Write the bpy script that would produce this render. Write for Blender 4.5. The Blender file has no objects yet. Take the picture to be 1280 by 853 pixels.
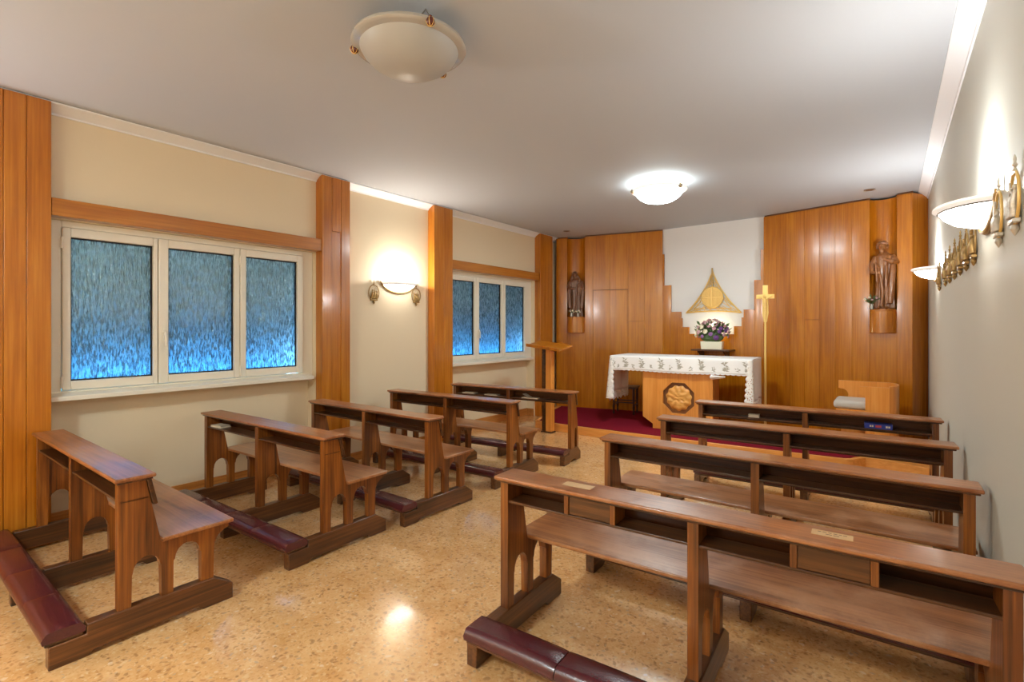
import bpy, bmesh, math, random
from math import sin, cos, pi, radians as R, hypot, atan2
from mathutils import Vector, Matrix, noise as mnoise

C = bpy.context.scene.collection
SC = bpy.context.scene
random.seed(7)

# ------------------------------------------------------------------ camera, world, exposure
CAM_H = 1.6
cd = bpy.data.cameras.new('camera'); cam = bpy.data.objects.new('camera', cd); C.objects.link(cam)
cam.location = (0, 0, CAM_H); cam.rotation_euler = (pi/2, 0, .643)
cd.sensor_width = 36; cd.sensor_fit = 'HORIZONTAL'; cd.lens = 630.32/1280*36
cd.shift_y = -16.7/1280; cd.clip_start = .02
SC.camera = cam

w = bpy.data.worlds.new('dusk'); SC.world = w; w.use_nodes = True
bg = w.node_tree.nodes['Background']; bg.inputs[0].default_value = (.03, .065, .08, 1); bg.inputs[1].default_value = .9

SC.view_settings.view_transform = 'Standard'; SC.view_settings.look = 'None'
SC.view_settings.gamma = 1; SC.view_settings.use_curve_mapping = False
SC.view_settings.exposure = 0.70
SC.cycles.max_bounces = 10; SC.cycles.diffuse_bounces = 6; SC.cycles.glossy_bounces = 4
SC.cycles.transmission_bounces = 6; SC.cycles.transparent_max_bounces = 10
SC.cycles.sample_clamp_indirect = 4; SC.cycles.use_denoising = True
SC.cycles.caustics_reflective = False; SC.cycles.caustics_refractive = False

def light(name, kind, loc, energy, color, radius=.05, rot=None, **kw):
    d = bpy.data.lights.new(name, kind); o = bpy.data.objects.new(name, d); C.objects.link(o)
    o.location = loc; d.energy = energy; d.color = color
    if kind == 'AREA':
        d.shape = kw.get('shape', 'RECTANGLE'); d.size = kw['sx']; d.size_y = kw['sy']
    else: d.shadow_soft_size = radius
    if kind == 'SPOT': d.spot_size = kw.get('angle', 1.2); d.spot_blend = .6
    if rot: o.rotation_euler = rot
    return o

WARM = (1, .86, .68); NEUT = (.96, .985, 1); COOL = (.84, .98, 1)
E_LAMP, E_SCONCE = 34, 27          # W inside a lit ceiling lamp / a sconce
BLUE = (.06, .42, 1)
for y0 in (2.08, 6.38):            # blue area light added low outside each window to brighten the glass
    light('outside_blue', 'AREA', (-5.37, y0, 1.085), 70, BLUE, rot=(0, R(200), 0), sx=.06, sy=2.1)
light('outside_corner_blue', 'AREA', (-5.5, 3.12, 1.2), 9, (.25, .6, 1), rot=(0, R(-90), 0), sx=.4, sy=.12)  # corner lights added outside to brighten each window's lower end
light('outside_corner_blue', 'AREA', (-5.5, 7.42, 1.2), 9, (.25, .6, 1), rot=(0, R(-90), 0), sx=.4, sy=.12)

# ------------------------------------------------------------------ colour and material helpers
def lin(r, g, b):
    f = lambda c: (c/255/12.92) if c/255 <= .04045 else ((c/255+.055)/1.055)**2.4
    return (f(r), f(g), f(b), 1)

def newmat(name):
    m = bpy.data.materials.new(name); m.use_nodes = True
    nt = m.node_tree; b = nt.nodes['Principled BSDF']; return m, nt, b

def flat(name, col, rough=.5, metal=0, spec=.5, coat=0, bump=0, bscale=60, var=0):
    m, nt, b = newmat(name)
    b.inputs['Base Color'].default_value = col; b.inputs['Roughness'].default_value = rough
    b.inputs['Metallic'].default_value = metal; b.inputs['Specular IOR Level'].default_value = spec
    b.inputs['Coat Weight'].default_value = coat
    if bump or var:
        tc = nt.nodes.new('ShaderNodeTexCoord'); n = nt.nodes.new('ShaderNodeTexNoise')
        n.inputs['Scale'].default_value = bscale; n.inputs['Detail'].default_value = 5
        nt.links.new(tc.outputs['Object'], n.inputs['Vector'])
        if bump:
            bm = nt.nodes.new('ShaderNodeBump'); bm.inputs['Strength'].default_value = bump; bm.inputs['Distance'].default_value = .01
            nt.links.new(n.outputs['Fac'], bm.inputs['Height']); nt.links.new(bm.outputs['Normal'], b.inputs['Normal'])
        if var:
            cr = nt.nodes.new('ShaderNodeValToRGB')
            cr.color_ramp.elements[0].color = tuple(c*(1-var) for c in col[:3])+(1,); cr.color_ramp.elements[0].position = .3
            cr.color_ramp.elements[1].color = tuple(min(1, c*(1+var)) for c in col[:3])+(1,); cr.color_ramp.elements[1].position = .7
            nt.links.new(n.outputs['Fac'], cr.inputs['Fac']); nt.links.new(cr.outputs['Color'], b.inputs['Base Color'])
    return m

def wood(name, dark, mid, pale, axis='z', fine=90, rough=.3, coat=.3, plank=0, worn=None, bump=.08):
    """grain runs along `axis` of the object's own space; plank > 0 gives each board that wide along x its own tone"""
    m, nt, b = newmat(name); N = nt.nodes; L = nt.links
    tc = N.new('ShaderNodeTexCoord'); oi = N.new('ShaderNodeObjectInfo')
    add = N.new('ShaderNodeVectorMath'); add.operation = 'MULTIPLY_ADD'
    comb = N.new('ShaderNodeCombineXYZ')
    for i in range(3): L.new(oi.outputs['Random'], comb.inputs[i])
    add.inputs[1].default_value = (1, 1, 1)
    sc_ = N.new('ShaderNodeVectorMath'); sc_.operation = 'SCALE'; sc_.inputs['Scale'].default_value = 9
    L.new(comb.outputs[0], sc_.inputs[0]); L.new(tc.outputs['Object'], add.inputs[0]); L.new(sc_.outputs[0], add.inputs[2])
    mp = N.new('ShaderNodeMapping'); s = [fine]*3; s['xyz'.index(axis)] = fine*.022
    mp.inputs['Scale'].default_value = s; L.new(add.outputs[0], mp.inputs['Vector'])
    n1 = N.new('ShaderNodeTexNoise'); n1.inputs['Scale'].default_value = 1; n1.inputs['Detail'].default_value = 4; n1.inputs['Roughness'].default_value = .62
    L.new(mp.outputs[0], n1.inputs['Vector'])
    mp2 = N.new('ShaderNodeMapping'); s = [7]*3; s['xyz'.index(axis)] = .9
    mp2.inputs['Scale'].default_value = s; L.new(add.outputs[0], mp2.inputs['Vector'])
    n2 = N.new('ShaderNodeTexNoise'); n2.inputs['Scale'].default_value = 1; n2.inputs['Detail'].default_value = 3; n2.inputs['Distortion'].default_value = 1.2
    L.new(mp2.outputs[0], n2.inputs['Vector'])
    mix = N.new('ShaderNodeMath'); mix.operation = 'MULTIPLY_ADD'; mix.inputs[1].default_value = .55
    L.new(n1.outputs['Fac'], mix.inputs[0])
    h = N.new('ShaderNodeMath'); h.operation = 'MULTIPLY'; h.inputs[1].default_value = .45
    L.new(n2.outputs['Fac'], h.inputs[0]); L.new(h.outputs[0], mix.inputs[2])
    last = mix.outputs[0]
    if plank:
        sp = N.new('ShaderNodeSeparateXYZ'); L.new(tc.outputs['Object'], sp.inputs[0])
        dv = N.new('ShaderNodeMath'); dv.operation = 'DIVIDE'; dv.inputs[1].default_value = plank; L.new(sp.outputs[0], dv.inputs[0])
        fl = N.new('ShaderNodeMath'); fl.operation = 'FLOOR'; L.new(dv.outputs[0], fl.inputs[0])
        wn = N.new('ShaderNodeTexWhiteNoise'); wn.noise_dimensions = '1D'; L.new(fl.outputs[0], wn.inputs['W'])
        a2 = N.new('ShaderNodeMath'); a2.operation = 'MULTIPLY_ADD'; a2.inputs[1].default_value = .10; 
        L.new(wn.outputs['Value'], a2.inputs[0])
        s2 = N.new('ShaderNodeMath'); s2.operation = 'SUBTRACT'; s2.inputs[1].default_value = .05; L.new(last, s2.inputs[0])
        L.new(s2.outputs[0], a2.inputs[2]); last = a2.outputs[0]
    cr = N.new('ShaderNodeValToRGB'); e = cr.color_ramp.elements
    e[0].position = .34; e[0].color = dark; e[1].position = .66; e[1].color = pale
    k = e.new(.5); k.color = mid
    L.new(last, cr.inputs['Fac']); col = cr.outputs['Color']
    b.inputs['Roughness'].default_value = rough
    if worn:
        n3 = N.new('ShaderNodeTexNoise'); n3.inputs['Scale'].default_value = 3.2; n3.inputs['Detail'].default_value = 6; n3.inputs['Roughness'].default_value = .7
        L.new(add.outputs[0], n3.inputs['Vector'])
        r3 = N.new('ShaderNodeValToRGB'); r3.color_ramp.elements[0].position = .46; r3.color_ramp.elements[1].position = .68
        L.new(n3.outputs['Fac'], r3.inputs['Fac'])
        mm = N.new('ShaderNodeMix'); mm.data_type = 'RGBA'; L.new(r3.outputs['Color'], mm.inputs[0])
        L.new(col, mm.inputs[6]); mm.inputs[7].default_value = worn; col = mm.outputs[2]
        ra = N.new('ShaderNodeMath'); ra.operation = 'MULTIPLY_ADD'; ra.inputs[1].default_value = .16; ra.inputs[2].default_value = rough
        L.new(r3.outputs['Color'], ra.inputs[0]); L.new(ra.outputs[0], b.inputs['Roughness'])
    L.new(col, b.inputs['Base Color'])
    b.inputs['Coat Weight'].default_value = coat; b.inputs['Coat Roughness'].default_value = .12
    bp = N.new('ShaderNodeBump'); bp.inputs['Strength'].default_value = bump; bp.inputs['Distance'].default_value = .004
    L.new(n1.outputs['Fac'], bp.inputs['Height']); L.new(bp.outputs['Normal'], b.inputs['Normal'])
    return m

def terrazzo():
    m, nt, b = newmat('terrazzo'); N = nt.nodes; L = nt.links
    tc = N.new('ShaderNodeTexCoord')
    nz = N.new('ShaderNodeTexNoise'); nz.inputs['Scale'].default_value = 18; nz.inputs['Detail'].default_value = 2
    L.new(tc.outputs['Object'], nz.inputs['Vector'])
    va = N.new('ShaderNodeVectorMath'); va.operation = 'MULTIPLY_ADD'; va.inputs[1].default_value = (.05,)*3
    L.new(nz.outputs['Color'], va.inputs[0]); L.new(tc.outputs['Object'], va.inputs[2])
    col = None
    base = N.new('ShaderNodeTexNoise'); base.inputs['Scale'].default_value = 5; base.inputs['Detail'].default_value = 7; base.inputs['Roughness'].default_value = .7
    L.new(tc.outputs['Object'], base.inputs['Vector'])
    cr = N.new('ShaderNodeValToRGB'); e = cr.color_ramp.elements
    e[0].position = .3; e[0].color = lin(208, 154, 92); e[1].position = .7; e[1].color = lin(236, 190, 136)
    L.new(base.outputs['Fac'], cr.inputs['Fac']); col = cr.outputs['Color']
    def chips(scale, thr, stops, amount):
        nonlocal col
        v = N.new('ShaderNodeTexVoronoi'); v.inputs['Scale'].default_value = scale; L.new(va.outputs[0], v.inputs['Vector'])
        sp = N.new('ShaderNodeSeparateColor'); L.new(v.outputs['Color'], sp.inputs[0])
        r = N.new('ShaderNodeValToRGB'); r.color_ramp.interpolation = 'CONSTANT'
        while len(r.color_ramp.elements) < len(stops): r.color_ramp.elements.new(.5)
        for el, (p, c) in zip(r.color_ramp.elements, stops): el.position = p; el.color = c
        L.new(sp.outputs[0], r.inputs['Fac'])
        a = N.new('ShaderNodeMath'); a.operation = 'GREATER_THAN'; a.inputs[1].default_value = thr; L.new(sp.outputs[1], a.inputs[0])
        d = N.new('ShaderNodeMapRange'); d.inputs[1].default_value = .62/scale*.55; d.inputs[2].default_value = .62/scale*.75
        d.inputs[3].default_value = 1; d.inputs[4].default_value = 0
        L.new(v.outputs['Distance'], d.inputs[0])
        v.feature = 'F1'
        d.inputs[1].default_value = .3; d.inputs[2].default_value = .56
        q = N.new('ShaderNodeMath'); q.operation = 'MULTIPLY'; L.new(a.outputs[0], q.inputs[0]); L.new(d.outputs[0], q.inputs[1])
        q2 = N.new('ShaderNodeMath'); q2.operation = 'MULTIPLY'; q2.inputs[1].default_value = amount; L.new(q.outputs[0], q2.inputs[0])
        mx = N.new('ShaderNodeMix'); mx.data_type = 'RGBA'; L.new(q2.outputs[0], mx.inputs[0]); L.new(col, mx.inputs[6]); L.new(r.outputs['Color'], mx.inputs[7])
        col = mx.outputs[2]
    chips(78, .25, [(0, lin(192, 136, 76)), (.3, lin(226, 186, 134)), (.6, lin(206, 154, 96)), (.85, lin(236, 208, 168))], .5)
    chips(40, .6, [(0, lin(128, 82, 46)), (.22, lin(176, 112, 60)), (.5, lin(230, 196, 150)), (.8, lin(152, 98, 54)), (.93, lin(240, 224, 200))], .45)
    chips(50, .82, [(0, lin(104, 70, 42)), (.5, lin(136, 90, 52)), (.8, lin(160, 156, 142))], .42)
    L.new(col, b.inputs['Base Color'])
    b.inputs['Roughness'].default_value = .24; b.inputs['Specular IOR Level'].default_value = .55
    b.inputs['Coat Weight'].default_value = .9; b.inputs['Coat Roughness'].default_value = .085
    n4 = N.new('ShaderNodeTexNoise'); n4.inputs['Scale'].default_value = 2.2; n4.inputs['Detail'].default_value = 3; L.new(tc.outputs['Object'], n4.inputs['Vector'])
    bp = N.new('ShaderNodeBump'); bp.inputs['Strength'].default_value = .06; bp.inputs['Distance'].default_value = .01
    L.new(n4.outputs['Fac'], bp.inputs['Height']); L.new(bp.outputs['Normal'], b.inputs['Coat Normal'])
    return m

def pattern_glass():
    m, nt, b = newmat('hammered_glass'); N = nt.nodes; L = nt.links
    nt.nodes.remove(b); out = nt.nodes['Material Output']
    tc = N.new('ShaderNodeTexCoord'); mp = N.new('ShaderNodeMapping'); mp.inputs['Scale'].default_value = (1, 1, .2)
    L.new(tc.outputs['Object'], mp.inputs['Vector'])
    n = N.new('ShaderNodeTexNoise'); n.inputs['Scale'].default_value = 92; n.inputs['Detail'].default_value = 3; n.inputs['Roughness'].default_value = .65
    L.new(mp.outputs[0], n.inputs['Vector'])
    bp = N.new('ShaderNodeBump'); bp.inputs['Strength'].default_value = 1; bp.inputs['Distance'].default_value = .009
    bp2 = N.new('ShaderNodeBump'); bp2.inputs['Strength'].default_value = .25; bp2.inputs['Distance'].default_value = .004; L.new(n.outputs['Fac'], bp2.inputs['Height'])
    mq = N.new('ShaderNodeMapping'); mq.inputs['Scale'].default_value = (1, 1, .14); L.new(tc.outputs['Object'], mq.inputs['Vector'])
    nq = N.new('ShaderNodeTexNoise'); nq.inputs['Scale'].default_value = 90; nq.inputs['Detail'].default_value = 3; L.new(mq.outputs[0], nq.inputs['Vector'])
    L.new(nq.outputs['Fac'], bp.inputs['Height'])
    tr = N.new('ShaderNodeBsdfTranslucent'); L.new(bp2.outputs['Normal'], tr.inputs['Normal'])
    cr = N.new('ShaderNodeValToRGB'); cr.color_ramp.elements[0].position = .43; cr.color_ramp.elements[0].color = (.10, .15, .17, 1)
    cr.color_ramp.elements[1].position = .58; cr.color_ramp.elements[1].color = (.85, .93, .97, 1)
    L.new(n.outputs['Fac'], cr.inputs['Fac']); L.new(cr.outputs['Color'], tr.inputs['Color'])
    gl = N.new('ShaderNodeBsdfGlossy'); gl.inputs['Roughness'].default_value = .07; gl.inputs['Color'].default_value = (.5, .72, .76, 1); L.new(bp.outputs['Normal'], gl.inputs['Normal'])
    df = N.new('ShaderNodeBsdfDiffuse'); df.inputs['Color'].default_value = (.045, .085, .095, 1); L.new(bp.outputs['Normal'], df.inputs['Normal'])
    m1 = N.new('ShaderNodeMixShader'); m1.inputs[0].default_value = .4; L.new(tr.outputs[0], m1.inputs[1]); L.new(df.outputs[0], m1.inputs[2])
    m2 = N.new('ShaderNodeMixShader'); m2.inputs[0].default_value = .2; L.new(m1.outputs[0], m2.inputs[1]); L.new(gl.outputs[0], m2.inputs[2])
    L.new(m2.outputs[0], out.inputs['Surface'])
    return m

def glowing(name, col, strength, rough=.25):
    m, nt, b = newmat(name)
    b.inputs['Base Color'].default_value = (.85, .85, .83, 1); b.inputs['Roughness'].default_value = rough
    b.inputs['Emission Color'].default_value = col; b.inputs['Emission Strength'].default_value = strength
    return m

def lace_mat():
    m, nt, b = newmat('lace'); N = nt.nodes; L = nt.links; out = nt.nodes['Material Output']
    b.inputs['Base Color'].default_value = lin(238, 232, 226); b.inputs['Roughness'].default_value = .8
    tc = N.new('ShaderNodeTexCoord'); v = N.new('ShaderNodeTexVoronoi'); v.inputs['Scale'].default_value = 46; v.inputs['Randomness'].default_value = .8
    L.new(tc.outputs['Object'], v.inputs['Vector'])
    lt = N.new('ShaderNodeMath'); lt.operation = 'LESS_THAN'; lt.inputs[1].default_value = .3; L.new(v.outputs['Distance'], lt.inputs[0])
    t = N.new('ShaderNodeBsdfTransparent'); mx = N.new('ShaderNodeMixShader')
    L.new(lt.outputs[0], mx.inputs[0]); L.new(b.outputs[0], mx.inputs[1]); L.new(t.outputs[0], mx.inputs[2]); L.new(mx.outputs[0], out.inputs['Surface'])
    return m

def frosted(name):
    m, nt, b = newmat(name); N = nt.nodes; L = nt.links; out = nt.nodes['Material Output']
    b.inputs['Base Color'].default_value = (.60, .58, .54, 1); b.inputs['Roughness'].default_value = .4
    t = N.new('ShaderNodeBsdfTranslucent'); t.inputs['Color'].default_value = (.8, .79, .76, 1)
    mx = N.new('ShaderNodeMixShader'); mx.inputs[0].default_value = .35
    L.new(b.outputs[0], mx.inputs[1]); L.new(t.outputs[0], mx.inputs[2]); L.new(mx.outputs[0], out.inputs['Surface'])
    return m

M = dict(
    floor=terrazzo(),
    ceil=flat('ceiling_paint', lin(186, 190, 196), .75, bump=.05, bscale=8),
    cornice=flat('cornice_paint', lin(240, 243, 248), .5),
    wall=flat('cream_wall_paint', lin(232, 215, 184), .55, bump=.05, bscale=30),
    wallr=flat('pale_wall_paint', lin(201, 200, 189), .5, bump=.04, bscale=30),
    white=flat('white_wall_paint', lin(232, 230, 228), .7),
    frame=flat('cream_frame_paint', lin(236, 229, 212), .35, spec=.5),
    chrome=flat('grey_metal', lin(150, 146, 138), .35, metal=.8),
    glass=pattern_glass(),
    panel=wood('panel_wood', lin(158, 88, 8), lin(182, 108, 14), lin(198, 125, 26), 'z', 70, .25, .22, plank=.19),
    pil=wood('pilaster_wood', lin(160, 90, 12), lin(184, 110, 24), lin(200, 130, 40), 'z', 60, .28, .4),
    lintel=wood('lintel_wood', lin(152, 88, 18), lin(174, 106, 28), lin(190, 124, 44), 'y', 60, .3, .35),
    skirt=wood('skirting_wood', lin(160, 100, 42), lin(190, 126, 60), lin(206, 146, 80), 'y', 60, .35, .2),
    pale=wood('pale_wood', lin(206, 134, 58), lin(224, 152, 74), lin(234, 170, 92), 'x', 50, .35, .2),
    palez=wood('pale_wood_upright', lin(204, 126, 48), lin(220, 142, 60), lin(228, 156, 76), 'z', 50, .32, .3),
    px=wood('pew_wood_long', lin(44, 23, 10), lin(76, 42, 18), lin(112, 68, 33), 'x', 60, .32, .3),  # darker than the other pew woods: shelf-interior shade is put into the colour
    py=wood('pew_wood_deep', lin(50, 27, 11), lin(88, 50, 21), lin(126, 78, 37), 'y', 60, .34, .3),
    pz=wood('pew_wood_upright', lin(66, 31, 8), lin(118, 64, 20), lin(162, 97, 35), 'z', 60, .32, .3),
    top=wood('pew_wood_top', lin(98, 52, 22), lin(146, 86, 44), lin(180, 116, 64), 'x', 60, .28, .4, worn=lin(178, 124, 86)),
    seat=wood('pew_wood_seat', lin(104, 58, 26), lin(150, 94, 52), lin(182, 122, 72), 'x', 60, .28, .4, worn=lin(184, 134, 96)),
    leather=flat('burgundy_leather', lin(76, 24, 33), .26, spec=.6, coat=.25, bump=.12, bscale=140, var=.12),
    carpet=flat('red_carpet', lin(122, 20, 38), .95, spec=.1, bump=.5, bscale=260, var=.18),
    gold=flat('gilded_metal', lin(236, 196, 116), .38, metal=.3, bump=.1, bscale=80),
    brass=flat('aged_brass', lin(168, 136, 84), .35, metal=.6, bump=.2, bscale=120),
    bronze=flat('dark_bronze', lin(84, 66, 44), .4, metal=.5),
    silver=flat('tarnished_silver', lin(214, 206, 192), .35, metal=.5, bump=.3, bscale=120),
    cross=flat('gilded_wood', lin(244, 206, 120), .42, metal=.25),
    statue=flat('carved_walnut', lin(138, 86, 44), .3, spec=.5, coat=.4, bump=.15, bscale=70, var=.25),
    statued=flat('carved_bronze_wood', lin(118, 78, 52), .35, spec=.5, coat=.2, bump=.2, bscale=90, var=.3),
    cloth=flat('white_linen', lin(236, 232, 230), .85, spec=.2, bump=.1, bscale=200),
    lace=lace_mat(),
    thread=flat('grey_thread', lin(168, 160, 146), .8),
    carved=wood('carved_pale_wood', lin(206, 140, 60), lin(222, 160, 80), lin(234, 178, 100), 'x', 40, .45, .1),
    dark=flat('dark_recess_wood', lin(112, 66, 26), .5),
    darkwood=flat('dark_brown_wood', lin(66, 36, 20), .4),
    black=flat('dark_gap', lin(30, 18, 10), .8),
    cushion=flat('grey_fabric', lin(196, 188, 178), .85, bump=.2, bscale=120),
    pot=flat('cream_ceramic', lin(238, 232, 206), .35),
    leaf=flat('leaf_green', lin(84, 104, 62), .55, var=.3, bscale=30),
    f1=flat('lilac_petal', lin(150, 104, 160), .6, var=.15, bscale=40), f2=flat('pink_petal', lin(206, 166, 168), .6, var=.1, bscale=40),
    f3=flat('cream_petal', lin(240, 228, 196), .6), f4=flat('purple_petal', lin(112, 66, 134), .6), f5=flat('dusty_rose_petal', lin(190, 140, 150), .6),
    paper=flat('paper', lin(222, 208, 186), .7), label=flat('aged_paper', lin(206, 168, 120), .5), ink=flat('ink', lin(90, 66, 46), .7),
    blue=flat('blue_cover', lin(44, 60, 150), .45), redc=flat('red_print', lin(190, 70, 80), .5),
    lampoff=frosted('frosted_glass'), lamprim=flat('clear_rim_glass', lin(178, 174, 166), .15, spec=.7, coat=.5), amber=flat('amber_bead', lin(96, 34, 18), .2, coat=.5),
    lampon=glowing('lit_ceiling_glass', (.9, 1, .98, 1), 7.5),
    rimglass=glowing('sconce_rim_glass', (1, .95, .87, 1), .35),
    sconceglass=glowing('lit_sconce_glass', (1, .95, .87, 1), 8),
    bulb=glowing('bulb_glass', (1, .92, .8, 1), 6),
)

# ------------------------------------------------------------------ mesh helpers
class MB:
    def __init__(s): s.v = []; s.f = []
    def add(s, vs, fs):
        k = len(s.v); s.v += [tuple(v) for v in vs]; s.f += [tuple(i+k for i in f) for f in fs]; return s
    def box(s, x0, x1, y0, y1, z0, z1, mat=None):
        vs = [(x, y, z) for z in (z0, z1) for y in (y0, y1) for x in (x0, x1)]
        if mat: vs = [mat @ Vector(v) for v in vs]
        return s.add(vs, [(0, 2, 3, 1), (4, 5, 7, 6), (0, 1, 5, 4), (2, 6, 7, 3), (0, 4, 6, 2), (1, 3, 7, 5)])
    def prism(s, poly, axis, a, b, holes=()):
        """poly in the plane across `axis`: x -> (y,z), y -> (x,z), z -> (x,y); filled (holes allowed) and given thickness a..b"""
        P = {'x': lambda p, t: (t, p[0], p[1]), 'y': lambda p, t: (p[0], t, p[1]), 'z': lambda p, t: (p[0], p[1], t)}[axis]
        bm = bmesh.new()
        for loop in [poly]+list(holes):
            vs = [bm.verts.new(P(p, a)) for p in loop]
            for i in range(len(vs)): bm.edges.new((vs[i], vs[(i+1) % len(vs)]))
        nrm = {'x': (1, 0, 0), 'y': (0, 1, 0), 'z': (0, 0, 1)}[axis]
        if holes: bmesh.ops.triangle_fill(bm, edges=bm.edges[:], use_beauty=True, normal=nrm)
        else: bm.faces.new(bm.verts[:])
        ret = bmesh.ops.extrude_face_region(bm, geom=bm.faces[:])
        d = Vector(nrm)*(b-a)
        bmesh.ops.translate(bm, vec=d, verts=[g for g in ret['geom'] if isinstance(g, bmesh.types.BMVert)])
        bmesh.ops.recalc_face_normals(bm, faces=bm.faces[:])
        bm.verts.index_update(); s.add([v.co for v in bm.verts], [[v.index for v in f.verts] for f in bm.faces]); bm.free(); return s
    def lathe(s, prof, c=(0, 0, 0), seg=32, a0=0, a1=2*pi, sx=1, sy=1):
        full = abs(a1-a0-2*pi) < 1e-6; n = seg if full else seg+1
        vs = []
        for r, z in prof:
            for i in range(n):
                a = a0+(a1-a0)*i/seg; vs.append((c[0]+r*cos(a)*sx, c[1]+r*sin(a)*sy, c[2]+z))
        fs = []
        for j in range(len(prof)-1):
            for i in range(seg):
                i2 = (i+1) % n; fs.append((j*n+i, j*n+i2, (j+1)*n+i2, (j+1)*n+i))
        return s.add(vs, fs)
    def tube(s, pts, r, seg=8, closed=False):
        pts = [Vector(p) for p in pts]; n = len(pts); rr = r if isinstance(r, (list, tuple)) else [r]*n
        vs = []; fs = []
        up = None
        for i, p in enumerate(pts):
            if closed: t = (pts[(i+1) % n]-pts[i-1]).normalized()
            else: t = (pts[min(i+1, n-1)]-pts[max(i-1, 0)]).normalized()
            if up is None: up = Vector((0, 0, 1)) if abs(t.z) < .9 else Vector((1, 0, 0))
            a = t.cross(up).normalized(); bb = a.cross(t).normalized(); up = bb
            for k in range(seg):
                q = 2*pi*k/seg; vs.append(p+(a*cos(q)+bb*sin(q))*rr[i])
        m = n if closed else n-1
        for i in range(m):
            for k in range(seg):
                fs.append((i*seg+k, i*seg+(k+1) % seg, ((i+1) % n)*seg+(k+1) % seg, ((i+1) % n)*seg+k))
        if not closed: fs += [tuple(range(seg-1, -1, -1)), tuple((n-1)*seg+k for k in range(seg))]
        return s.add(vs, fs)
    def ball(s, c, r, seg=12, rings=8, sx=1, sy=1, sz=1):
        prof = [(max(1e-4, r*sin(pi*j/rings)), -r*cos(pi*j/rings)*sz) for j in range(rings+1)]
        return s.lathe(prof, c, seg, sx=sx, sy=sy)
    def loft(s, secs, seg=28):
        """secs: (z, cx, cy, fn(angle)->(rx, ry))"""
        vs = []; fs = []
        for z, cx, cy, fn in secs:
            for i in range(seg):
                a = 2*pi*i/seg; rx, ry = fn(a); vs.append((cx+rx*cos(a), cy+ry*sin(a), z))
        for j in range(len(secs)-1):
            for i in range(seg): fs.append((j*seg+i, j*seg+(i+1) % seg, (j+1)*seg+(i+1) % seg, (j+1)*seg+i))
        fs += [tuple(range(seg-1, -1, -1)), tuple((len(secs)-1)*seg+i for i in range(seg))]
        return s.add(vs, fs)

def obj(name, mb, mat, parent=None, bevel=0, smooth=True, loc=None, rot=None, segs=2, remesh=0, angle=35):
    me = bpy.data.meshes.new(name); me.from_pydata(mb.v, [], mb.f)
    bm = bmesh.new(); bm.from_mesh(me); bmesh.ops.recalc_face_normals(bm, faces=bm.faces[:]); bm.to_mesh(me); bm.free()
    me.materials.append(M[mat] if isinstance(mat, str) else mat)
    if smooth:
        me.shade_smooth(); me.set_sharp_from_angle(angle=R(angle))
    o = bpy.data.objects.new(name, me); C.objects.link(o)
    if parent: o.parent = parent
    if loc: o.location = loc
    if rot: o.rotation_euler = rot
    if remesh:
        md = o.modifiers.new('remesh', 'REMESH'); md.mode = 'VOXEL'; md.voxel_size = remesh; md.use_smooth_shade = True
        sm = o.modifiers.new('smooth', 'SMOOTH'); sm.iterations = 1; sm.factor = .5
    if bevel:
        b = o.modifiers.new('bevel', 'BEVEL'); b.width = bevel; b.segments = segs; b.limit_method = 'ANGLE'; b.angle_limit = R(40); b.harden_normals = False
    return o

def tag(o, label, cat, group=None):
    o['label'] = label; o['category'] = cat
    if group: o['group'] = group
    return o
def thing(name, label, cat, loc=(0, 0, 0), rz=0, group=None):
    o = bpy.data.objects.new(name, None); C.objects.link(o); o.empty_display_size = .1
    o.location = loc; o.rotation_euler = (0, 0, rz); return tag(o, label, cat, group)
def struct(name, mb, mat, parent=None, **kw):
    o = obj(name, mb, mat, parent, **kw)
    if not parent: o['kind'] = 'structure'
    return o
def dup(root, loc, rz, label):
    r = root.copy(); C.objects.link(r); r.location = loc; r.rotation_euler = (0, 0, rz); r['label'] = label
    for ch in list(root.children):
        c = ch.copy(); C.objects.link(c); c.parent = r
        for g in ch.children:
            d = g.copy(); C.objects.link(d); d.parent = c
    return r

# ------------------------------------------------------------------ room shell
ZC = 3.311; XW = -5.16; XR = .39; YB = -2.2
BAYS = ((.957, 3.211), (5.29, 7.55))
struct('floor', MB().box(-5.7, .6, YB-.2, 9.2, -.1, 0), 'floor')
struct('ceiling', MB().box(-5.7, .6, YB-.2, 9.2, ZC, ZC+.1), 'ceil')
mb = MB()
mb.box(-5.62, XW, YB, BAYS[0][0], 0, ZC); mb.box(-5.62, XW, BAYS[0][1], BAYS[1][0], 0, ZC); mb.box(-5.62, XW, BAYS[1][1], 8.9, 0, ZC)
for a, b in BAYS:
    mb.box(-5.62, -5.32, a, b, 0, 1.03); mb.box(-5.33, -5.225, a, b, 1.0, 1.062); mb.box(-5.62, XW, a, b, 2.446, ZC)
struct('wall_left', mb, 'wall')
struct('wall_right', MB().box(XR, XR+.2, YB, 8.9, 0, ZC), 'wallr')
struct('wall_rear', MB().box(-5.7, .6, YB-.2, YB, 0, ZC), 'wall')
# white recessed wall behind the stepped panelling
def wall_strip(mb, a, b, z0, z1, t):
    a = Vector((*a, 0)); b = Vector((*b, 0)); d = (b-a).normalized(); n = Vector((-d.y, d.x, 0))
    vs = [(p.x, p.y, z) for z in (z0, z1) for p in (a, b, b+n*t, a+n*t)]
    return mb.add(vs, [(3, 2, 1, 0), (4, 5, 6, 7), (0, 1, 5, 4), (1, 2, 6, 5), (2, 3, 7, 6), (3, 0, 4, 7)])
mb = wall_strip(MB(), (-5.6, 8.85), (.6, 8.35+.2), 0, ZC, .2)
struct('wall_far', wall_strip(MB(), (-5.62, 8.76), (.62, 8.42), 0, ZC, .2), 'white')

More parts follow.
